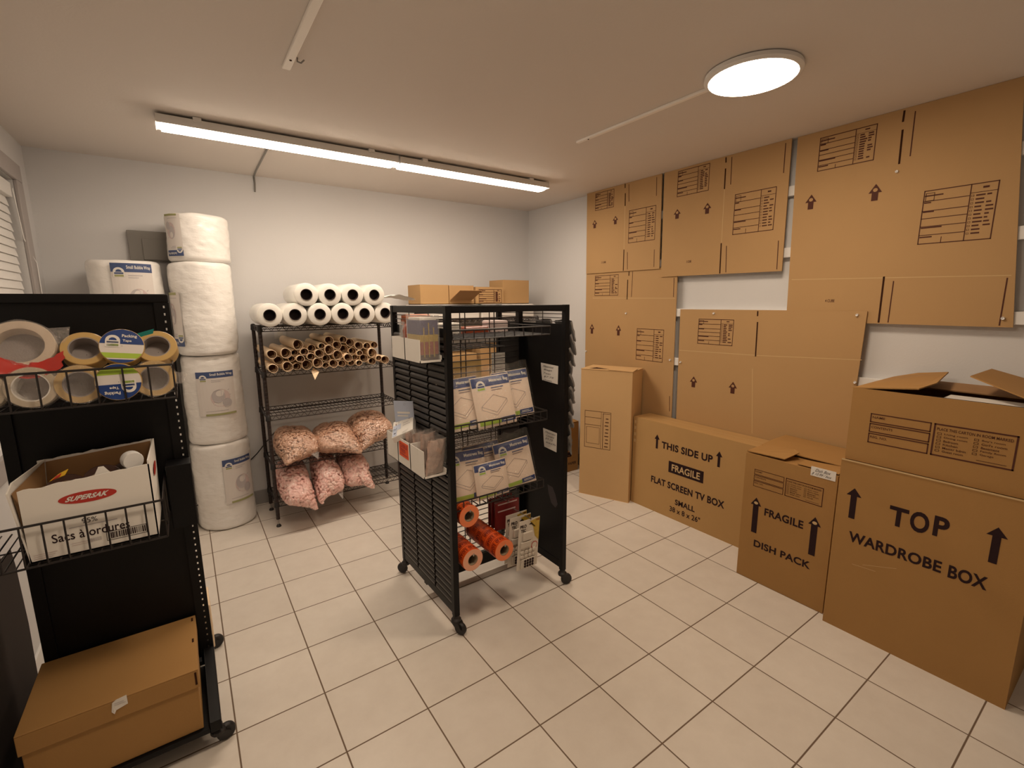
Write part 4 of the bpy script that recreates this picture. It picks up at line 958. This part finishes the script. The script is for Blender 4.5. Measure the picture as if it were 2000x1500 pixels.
tag(bpk.build('pale_blue_card', 'lblue'), 'pale blue card standing behind the red and blue pack', 'card')
pg = 'clear pouches in the lower display bins'
pouch((.842, -.262, .792), .095, .165, (.14, .06, .20), 'brownbag', 'clear_pouch', 'clear pouch of brown strips, front one in the right bin', 'pouch', pg, .026)
pouch((.838, -.215, .795), .090, .180, (.10, -.06, .30), 'brownbag', 'clear_pouch', 'clear pouch of brown strips, second one in the right bin', 'pouch', pg, .026)
pouch((.842, -.170, .795), .085, .165, (.06, .10, .35), 'brownbag', 'clear_pouch', 'clear pouch of brown strips, third one in the right bin', 'pouch', pg, .022)
pouch((.845, -.105, .795), .085, .150, (-.05, .05, .5), 'brownbag', 'clear_pouch', 'clear pouch of brown strips at the right of the middle bin', 'pouch', pg, .024)
pouch((.845, -.050, .795), .085, .150, (-.08, -.08, .6), 'brownbag', 'clear_pouch', 'clear pouch of brown strips at the left of the middle bin', 'pouch', pg, .024)
pouch((.840, .085, .795), .08, .16, (-.15, .05, .9), 'brownbag', 'clear_pouch', 'clear pouch of brown strips in the left bin', 'pouch', pg, .028)
hc = MB(); T = Matrix.Translation((.853, .075, .955)) @ Matrix.Rotation(-.75, 4, 'Z') @ Matrix.Rotation(.12, 4, 'X')
hc.box(-.05, .05, -.0012, .0012, 0, .115, 0, T); hc.lathe([(.006, -.0018), (.006, .0018)], 12, T @ Matrix.Translation((.005, 0, .10)) @ Matrix.Rotation(PI/2, 4, 'X'), 1)
hc.rect(lambda u, v: T @ Vector((u, -.002, v)), -.035, .03, .05, .06, 2); hc.rect(lambda u, v: T @ Vector((u, -.002, v)), -.035, .02, .035, .042, 2)
tag(hc.build('header_card', ['lblue', 'ink', 'paper']), 'pale blue header card standing up in the left lower bin', 'card')
sb = MB(); T = Matrix.Translation((.822, .030, .955)) @ Matrix.Rotation(-.55, 4, 'Z') @ Matrix.Rotation(-.40, 4, 'Y') @ Matrix.Rotation(.30, 4, 'X')
sb.box(-.055, .055, -.075, .075, -.03, 0, 0, T); tp = lambda u, v: T @ Vector((u, v, .0008)); sb.rect(tp, -.05, -.01, -.02, .03, 1); sb.rect(tp, -.052, -.030, -.07, .0, 1); sb.ellipse(tp, -.04, -.045, .006, .006, 2, 10); sb.ellipse(tp, .035, .05, .006, .006, 2, 10); sb.rect(tp, .0, .04, .0, .006, 3); sb.rect(tp, .0, .03, .02, .026, 3)
tag(sb.build('small_box', ['paper', 'lblue', 'ink', 'greyp'], bevel=.002), 'small white and blue box tilted on top of the lower bins', 'small box')
# grey pouches hanging on the far side of the trolley
random.seed(5)
i = 0
for z in [1.455-.066*k for k in range(10)]:
    for y in (-.262, -.10):
        X = 1.588; b = MB(); dx = .042+random.uniform(-.006, .022)
        top = [(X, y-.055, z), (X, y+.055, z), (X+.01, y+.055, z-.01), (X+.01, y-.055, z-.01)]
        n = 6; vs = []
        for k in range(n+1):
            s = k/n
            for j in range(5):
                u = j/4*2-1; vs.append((X+.004+dx*(s**.8)*(1-.15*abs(u))+.010*noise.noise(Vector((u*2, s*3, z*9+y))), y+u*.062*(1-.25*s)+.006*noise.noise(Vector((s*4, u, z*5))), z-.105*s+.014*noise.noise(Vector((u*3+z*7, s*3, y*9)))))
        m_ = len(vs); vs2 = [(x_-.010*(1-k//5/n*.5), y_, z_-.006) for k, (x_, y_, z_) in enumerate(vs)]
        b.add(vs+vs2, [(r*5+c, r*5+c+1, r*5+c+6, r*5+c+5) for r in range(n) for c in range(4)]+[(m_+r*5+c+5, m_+r*5+c+6, m_+r*5+c+1, m_+r*5+c) for r in range(n) for c in range(4)]+[(n*5+c, n*5+c+1, m_+n*5+c+1, m_+n*5+c) for c in range(4)]+[(r*5, r*5+5, m_+r*5+5, m_+r*5) for r in range(n)]+[(r*5+4, m_+r*5+4, m_+r*5+9, r*5+9) for r in range(n)])
        tag(b.build('grey_pouch', 'grey', smooth=True), 'grey plastic pouch on the far trolley side, %s from the top in the %s column' % (ORD[i//2], ('front', 'rear')[i % 2]), 'pouch', 'grey pouches hanging on the far trolley side'); i += 1
# stock in the rear basket, glimpsed through the grid
rear = [('white_mailer', 'white poly mailer pack in the rear basket, left', (.95, 1.20), (.10, .20), 1.355, .085, 'paper'), ('orange_pack', 'orange pack lying beside the left upright in the rear basket', (.945, 1.08), (.215, .30), 1.36, .125, 'orangef'),
        ('red_pack', 'reddish pack in the rear basket, middle', (1.22, 1.37), (.10, .20), 1.355, .060, 'brick'), ('pale_pack', 'pale pack in the rear basket, right', (1.385, 1.50), (.10, .20), 1.355, .090, 'pinkp')]
for nm, l, (x0, x1), (y0, y1), z, hh, mk in rear:
    tag(MB().box(x0, x1, y0, y1, z, z+hh).build(nm, mk, bevel=.008), l, 'pack', 'stock in the rear trolley basket')
for i, (x0, x1, y, h_) in enumerate(((.945, 1.13, .115, .155), (1.14, 1.33, .12, .165))):
    b = MB(); b.box(x0, x1, y, y+.02, 1.07, 1.07+h_); tag(b.build('kraft_mailer', 'ystrip', bevel=.004), 'yellow kraft mailer behind the trolley grid, %s' % ('left one', 'right one')[i], 'mailer', 'kraft mailers behind the trolley grid')
b = MB(); b.box(1.385, 1.475, .10, .103, 1.155, 1.265); mp = mapY(.10)
for k in range(4): b.rect(mp, 1.40, 1.46-.01*(k % 2), 1.18+.022*k, 1.185+.022*k, 1)
tag(b.build('barcode_card', ['paper', 'greyp']), 'white card hanging behind the trolley grid', 'card')
b = basket(.932, 1.475, .075, .30, 1.02, 1.065, .055); b.build('rear_basket', 'wire', bpy.data.objects['display_trolley'])

# ---------------------------------------------------------------- black display on the left
SXL, SXR, SY = -.520, -.040, .022
def side_display():
    t = thing('display_shelf', 'tall black perforated display on casters at the left edge', 'display rack', ((SXL+SXR)/2, SY, 0))
    MB().box(SXL+.03, SXR-.042, SY, SY+.012, .13, 1.552).build('back_panel', 'black', t)
    MB().box(SXL, SXR, SY-.014, SY+.024, 1.552, 1.582).build('top_cap', 'black', t, bevel=.004)
    for s, x0, x1 in ((0, SXL, SXL+.034), (1, SXR-.044, SXR)):
        b = MB(); hx = (x0+x1)/2+(.006 if s else 0); hw = .0026; b.box(x0, hx-hw, SY-.012, SY+.018, .10, 1.552); b.box(hx+hw, x1, SY-.012, SY+.018, .10, 1.552)
        z = .10; p = .0262
        while z < 1.552: b.box(hx-hw, hx+hw, SY-.012, SY-.009, z, min(1.552, z+p-.0085)); z += p
        if not s: b = MB().box(x0, x1, SY-.012, SY+.018, .10, 1.552)
        b.build('upright', 'black', t)
    for x0, x1 in ((SXL, SXL+.03), (SXR-.034, SXR)):
        b = MB(); b.prism([(x0, -.345, .075), (x0, -.345, .115), (x0, SY-.02, .17), (x0, SY+.02, .17), (x0, .345, .115), (x0, .345, .075)], (x1-x0, 0, 0)); b.build('base_leg', 'black', t, bevel=.002)
    MB().box(SXL+.03, SXR-.034, -.345, SY-.014, .078, .096).build('base_deck', 'black', t, bevel=.002)
    MB().box(SXL+.03, SXR-.034, SY+.018, .345, .078, .096).build('base_deck', 'black', t, bevel=.002)
    for x, y, a in ((SXR-.014, -.315, .25), (SXR-.014, .24, .3), (SXL+.02, -.30, 2.4), (SXL+.02, .30, 1.2)): caster(t, x, y, .078, a)
    basket(-.535, -.047, SY-.004, -.30, 1.258, 1.362, .060).build('wire_shelf', 'wire', t)
    basket(-.584, -.118, SY-.004, -.30, .808, .932, .049).build('wire_shelf', 'wire', t)
    b = MB(); b.box(-.112, -.036, -.075, SY-.012, .735, .975); b.build('shelf_bracket', 'black', t, bevel=.003)
    b = MB(); b.tube([(-.118, -.05, .80), (-.03, -.05, .80)], .003, 6); b.tube([(-.10, -.052, .83), (-.104, -.052, .76)], .0025, 6); b.tube([(-.065, -.052, .83), (-.068, -.052, .77)], .0025, 6); b.build('shelf_hook', 'wire', t, smooth=True)
side_display()
db = MB(); db.prism([(XL+.014, .215, .66), (XL+.014, .228, .60), (XL+.014, .240, .36), (XL+.014, .230, .22), (XL+.014, .22, .0), (XL+.014, -.42, 0), (XL+.014, -.42, .74)], (.045, 0, 0))  # added dark slab, outlined like the soft shadow on the left wall
tag(db.build('wall_shade_slab', 'wallshade', bevel=.02), 'added dark slab standing in for the shadow on the left wall behind the display', 'board')
sh = MB().box(-.06, -.035, .10, .26, .10, .30); tag(sh.build('wood_block', 'kraft', bevel=.004), 'pale wood piece on the rear base of the left black display', 'board')
# tape rolls in the upper wire shelf
def tape_roll(side, rim, R=.055, c=.0375, wd=.050, coremat='coreg', label=None, wrap=False, flip=1):
    t = thing('tape_roll', 'x', 'tape', (0, 0, 0)); T = Matrix.Rotation(-PI/2, 4, 'X') @ Matrix.Translation((0, 0, -wd/2))
    b = MB().lathe([(c, .0), (R-.0015, 0), (R, .0015), (R, wd-.0015), (R-.0015, wd), (c, wd)], 48, T); b.build('tape', side, t, smooth=True)
    b = MB().lathe([(c, .0005), (c, wd), (c-.003, wd), (c-.003, .0005)], 44, T, 0, True); b.lathe([(.001, wd-.004), (c-.003, wd-.004)], 40, T, 1); b.build('core', [coremat, 'coreg'], t, smooth=True)
    if label:
        y = -wd/2-.0012; S = lambda l: (lambda u, v: Vector((u*flip, y-l, v*flip))); b = MB(); r = R*.97
        b.lathe([(.001, 0), (r, 0)], 48, Matrix.Translation((0, y, 0)) @ Matrix.Rotation(PI/2, 4, 'X'), 0)
        def seg(v0, v1, m, l, n=12):
            pts = []
            for i in range(n+1): v = v0+(v1-v0)*i/n; pts.append((math.sqrt(max(0, r*r-v*v)), v))
            b.poly(S(l), pts+[(-u, v) for u, v in reversed(pts)], m)
        seg(r*.12, r*.9999, 1, .0006); seg(-r*.72, -r*.42, 2, .0006); seg(-r*.9999, -r*.80, 1, .0006)
        b.text(S(.0014), 'Packing', -r*.02, r*.66, r*.48, r*.70, 3, .03); b.text(S(.0014), 'Tape', r*.02, r*.42, r*.22, r*.40, 3, .03)
        padlock(b, S(.0014), -r*.42, r*.30, r*.33, 3, 2, 1)
        b.build('label', ['sheet', 'blue', 'green', 'paper'], t)
    if wrap:
        b = MB(); n = 36; vs = []
        for k, (q, y) in enumerate(((.0, -.004), (.7, -.004), (1.05, -.0), (1.07, wd), (.6, wd+.003))):
            for j in range(n):
                a = 2*PI*j/n; rr = R*q*(1+.05*noise.noise(Vector((math.cos(a)*2, math.sin(a)*2, k+R*90)))*(q > .5)); vs.append((rr*math.cos(a), y-wd/2+.003*noise.noise(Vector((a*2, k, 3)))*(q > .5), rr*math.sin(a)))
        b.add(vs, [(k*n+j, k*n+(j+1) % n, (k+1)*n+(j+1) % n, (k+1)*n+j) for k in range(4) for j in range(n)])
        b.slab([(R*.75, -wd/2, R*.65), (R*1.45, -wd/2+.01, R*.75), (R*1.35, -wd/2+.012, R*.1), (R*1.0, -wd/2, R*.0)], .0015)
        b.build('plastic_wrap', 'wrap', t, smooth=True)
    return t
tg = 'tape rolls in the upper wire shelf'
zr = 1.258+.0035
t_mask = tape_roll('beige', 'beige', .074, .054, .050, 'beige', wrap=True); t_tan = tape_roll('tan', 'tan'); t_lab = tape_roll('tan', 'tan', label=True)
t_clr = tape_roll('clear', 'clear', .056, .040, .05, 'paperg', wrap=True); t_up = tape_roll('tan', 'tan', label=True, flip=-1); t_wr = tape_roll('tan', 'tan', wrap=True)
place(t_clr, (-.372, -.250, zr+.0562), (-.12, 0, .0), 'clear tape roll with a pale core, second from left in the lower tape row', tg)
place(t_wr, (-.272, -.252, zr+.0552), (-.12, 0, .05), 'film wrapped tan tape roll, third from left in the lower tape row', tg)
place(t_up, (-.182, -.268, zr+.0552), (-.10, 0, .02), 'upside down blue labelled tape roll in the lower tape row', tg)
place(copy_tree(t_wr), (-.098, -.252, zr+.0552), (-.12, .4, .03), 'film wrapped tan tape roll at the right end of the lower tape row', tg)
place(t_mask, (-.392, -.190, 1.425), (-.42, 0, .05), 'large beige masking tape roll over red packaging, left in the upper row', tg)
place(t_tan, (-.258, -.185, 1.405), (-.55, 0, .05), 'bare tan tape roll beside the labelled roll in the upper tape row', tg)
place(t_lab, (-.168, -.205, 1.412), (-.35, .12, .0), 'upright blue labelled tape roll in the upper tape row', tg)
place(copy_tree(t_tan), (-.083, -.190, 1.402), (-.55, 0, -.05), 'bare tan tape roll at the right end of the upper tape row', tg)
place(copy_tree(t_clr), (-.478, -.245, zr+.0562), (-.12, .3, .0), 'clear tape roll at the left end of the lower tape row', tg)
b = MB(); n = 14; vs = []
for i in range(n):
    u = i/(n-1)*2-1
    for j in range(5):
        v = j/4; vs.append((-.372+u*.072+.012*noise.noise(Vector((u*3, v*3, 1))), -.235-.035*v+.008*noise.noise(Vector((u*5, v*4, 7))), 1.385-.040*v+.030*u*u+.006*noise.noise(Vector((u*6, v*5, 3)))))
N = len(vs); b.add(vs+[(x, y+.006, z) for x, y, z in vs], [(i*5+j, (i+1)*5+j, (i+1)*5+j+1, i*5+j+1) for i in range(n-1) for j in range(4)]+[(N+i*5+j+1, N+(i+1)*5+j+1, N+(i+1)*5+j, N+i*5+j) for i in range(n-1) for j in range(4)])
b.build('red_packaging', 'red', t_mask, smooth=True) if False else tag(b.build('red_packaging', 'red', smooth=True), 'crumpled red packaging below the large masking tape roll', 'packaging')
b = MB(); b.slab([(-.128, -.195, 1.455), (-.085, -.190, 1.468), (-.092, -.185, 1.440), (-.128, -.19, 1.425)], .004); tag(b.build('teal_film_scrap', 'teal'), 'teal film scrap between the labelled and right tape rolls', 'film scrap')
b = MB(); b.slab([(-.228, -.270, 1.347), (-.205, -.275, 1.345), (-.207, -.277, 1.322), (-.225, -.273, 1.335)], .003); tag(b.build('teal_film_scrap', 'teal'), 'teal film scrap left of the upside down labelled roll', 'film scrap')
# garbage bag box on the second wire shelf
def sak_box():
    z0, zf, zb = .814, 1.035, 1.075; xl, xr, yf, yb = -.437, -.140, -.285, -.035; k = .004
    t = thing('open_box', 'torn open white garbage bag box in the lower wire shelf', 'box', ((xl+xr)/2, (yf+yb)/2, z0)); b = MB(); rim = []
    n = 24
    for i in range(n+1):
        s = i/n; x = xl+(xr-xl)*s; rim.append((x, yf, zf-.004+.022*s+.006*noise.noise(Vector((s*9, 1, 0)))))
    b.prism([(xl, yf, z0), (xr, yf, z0)]+rim[::-1], (0, k, 0), 0)
    b.prism([(xr, yf, z0), (xr, yb, z0), (xr+.006, yb, zb), (xr, yf, zf+.03)], (-k, 0, 0), 0)
    b.prism([(xl, yf, z0), (xl, yb, z0), (xl+.015, yb, zb-.02), (xl-.020, yf+.05, zf+.012), (xl-.022, yf, zf-.005)], (k, 0, 0), 0)
    back = [(xl+(xr-xl)*i/n, yb, zb-.022*(1-i/n)+.005*noise.noise(Vector((i*.5, 4, 0)))) for i in range(n+1)]
    b.prism([(xl, yb, z0), (xr, yb, z0)]+back[::-1], (0, -k, 0), 0)
    b.box(xl, xr, yf, yb, z0, z0+k, 0)
    mp, mp2 = mapY(yf), mapY(yf, .0016)
    b.ellipse(mp, -.292, .984, .066, .0175, 2, 40); b.text(mp2, 'SUPERSAK', -.340, -.246, .977, .992, 3, .04, .10)
    b.text(mp, '95%', -.315, -.280, .903, .918, 1, 0); b.rect(mp, -.345, -.235, .8945, .8975, 5)
    b.text(mp, 'Sacs \u00e0 ordures', -.385, -.208, .860, .887, 1, .01)
    b.frame(mp, -.266, -.168, .832, .861, .0015, 1); random.seed(3)
    x = -.262
    while x < -.172: wd = random.choice((.001, .0018, .003)); b.rect(mp, x, x+wd, .837, .857, 1); x += wd+random.choice((.0012, .002))
    for q in range(12): b.rect(mp, -.308+q*.0026, -.3068+q*.0026, .840, .852, 5)
    for q, wd in ((.846, .05), (.840, .045)): b.rect(mp, -.345, -.345+wd, q, q+.0014, 4)
    for q, wd in ((.835, .05), (.829, .045), (.823, .04)): b.rect(mp, -.428, -.428+wd, q, q+.0014, 4)
    mr = lambda y, z: Vector((xr+.0055*(z-z0)/.25+.001, y, z)); b.ellipse(mr, -.15, 1.0, .06, .020, 2, 30)
    ml = lambda y, z: Vector((xl-.0215*(z-z0)/.22*(y < -.2)-.0012, y, z))
    b.build('carton', ['paperg', 'ink', 'red', 'paper', 'pinkp', 'greyp'], t)
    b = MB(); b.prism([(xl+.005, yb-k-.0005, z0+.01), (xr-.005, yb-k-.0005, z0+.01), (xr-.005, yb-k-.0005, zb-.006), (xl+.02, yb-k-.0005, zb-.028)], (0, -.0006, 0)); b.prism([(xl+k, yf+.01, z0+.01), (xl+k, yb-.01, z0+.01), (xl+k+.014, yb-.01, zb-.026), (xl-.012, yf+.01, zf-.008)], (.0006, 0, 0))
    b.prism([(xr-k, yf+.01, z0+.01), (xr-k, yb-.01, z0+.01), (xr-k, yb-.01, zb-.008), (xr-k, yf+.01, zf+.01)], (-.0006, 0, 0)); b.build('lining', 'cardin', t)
    return z0
sak_box()
def brown_roll(side): 
    t = thing('brown_tape_roll', 'x', 'tape', (0, 0, 0)); T = Matrix.Rotation(-PI/2, 4, 'X'); MB().lathe([(.035, 0), (.052, 0), (.0535, .002), (.0535, .046), (.052, .048), (.035, .048)], 36, T).build('tape', side, t, smooth=True)
    MB().lathe([(.035, .001), (.035, .047), (.032, .047), (.032, .001)], 32, T, 0, True).build('core', 'corec', t, smooth=True); return t
br = brown_roll('dbrown'); rg = 'brown tape rolls in the white box'
for i, (o, p, r, l) in enumerate(((br, (-.345, -.225, .990), (-.35, 0, .2), 'dark brown tape roll with a yellow tag, left in the white box'), (copy_tree(br), (-.262, -.215, 1.000), (-.4, 0, 0), 'dark brown tape roll in the middle of the white box'), (copy_tree(br), (-.205, -.200, .995), (-.3, 0, -.05), 'dark brown tape roll at the right end of the white box'))): place(o, p, r, l, rg)
for i, (p, l) in enumerate((((-.345, -.17, .871), 'lower left'), ((-.262, -.165, .871), 'lower middle'), ((-.205, -.150, .871), 'lower right'))): place(copy_tree(br), p, (0, 0, 0), 'dark brown tape roll beneath the others, %s in the white box' % l, rg)
b = MB(); b.slab([(-.372, -.262, 1.040), (-.338, -.262, 1.052), (-.330, -.252, 1.066), (-.352, -.250, 1.055)], .002, 0); b.slab([(-.366, -.2645, 1.043), (-.350, -.2645, 1.050), (-.345, -.2585, 1.058), (-.356, -.2575, 1.052)], .002, 1); tag(b.build('yellow_tag', ['yellow', 'red']), 'yellow and red tag on the left brown tape roll', 'tag')
b = MB(); b.slab([(-.275, -.268, 1.035), (-.235, -.268, 1.040), (-.250, -.262, 1.062), (-.262, -.262, 1.062)], .002); tag(b.build('white_tag', 'paper'), 'white paper tag before the middle brown tape roll', 'tag')
b = MB(); T = Matrix.Translation((-.185, -.225, 1.058)) @ Matrix.Rotation(.3, 4, 'Z'); b.lathe([(.001, -.02), (.026, -.02), (.028, -.012), (.028, .012), (.026, .02), (.001, .02)], 24, T @ Matrix.Rotation(PI/2, 4, 'X')); tag(b.build('white_spool', 'white', smooth=True), 'white spool at the right end of the white box', 'spool')
# lidded carton on the base
def lid_box():
    t = thing('lidded_carton', 'brown carton with a separate lid on the base of the left display', 'box', (-.305, -.155, .097)); xl, xr, yf, yb, zt = -.527, -.086, -.337, .006, .330
    MB().box(xl+.006, xr-.006, yf+.006, yb-.004, .097, .30).build('carton', 'card', t, bevel=.003)
    b = MB(); k = .0045; b.box(xl, xr, yf, yb, zt-k, zt); b.box(xl, xr, yf, yf+k, .262, zt-k); b.box(xl, xl+k, yf+k, yb, .262, zt-k); b.box(xr-k, xr, yf+k, yb, .262, zt-k)
    tp = lambda u, v: Vector((u, v, zt+.0006))
    for y in (-.16, -.02): b.rect(tp, xr-.014, xr-.008, y-.014, y+.010, 1)
    b.rect(mapY(yf), xr-.012, xr-.006, .275, .322, 1)
    lid = b.build('lid', ['card', 'slot'], t, bevel=.002)
    b = MB(); b.prism([(-.315, yf-.0006, .294), (-.310, yf-.001, .324), (-.300, yf-.0016, .331), (-.274, yf-.0016, .335), (-.274, yf-.0006, .303), (-.303, yf-.002, .296), (-.308, yf-.004, .286)], (0, -.0008, 0), 0)
    mp = mapY(yf-.0026); b.rect(mp, -.306, -.282, .319, .3205, 1); b.rect(mp, -.306, -.278, .313, .3145, 1); b.build('sticker', ['paper', 'greyp'], lid)
lid_box()
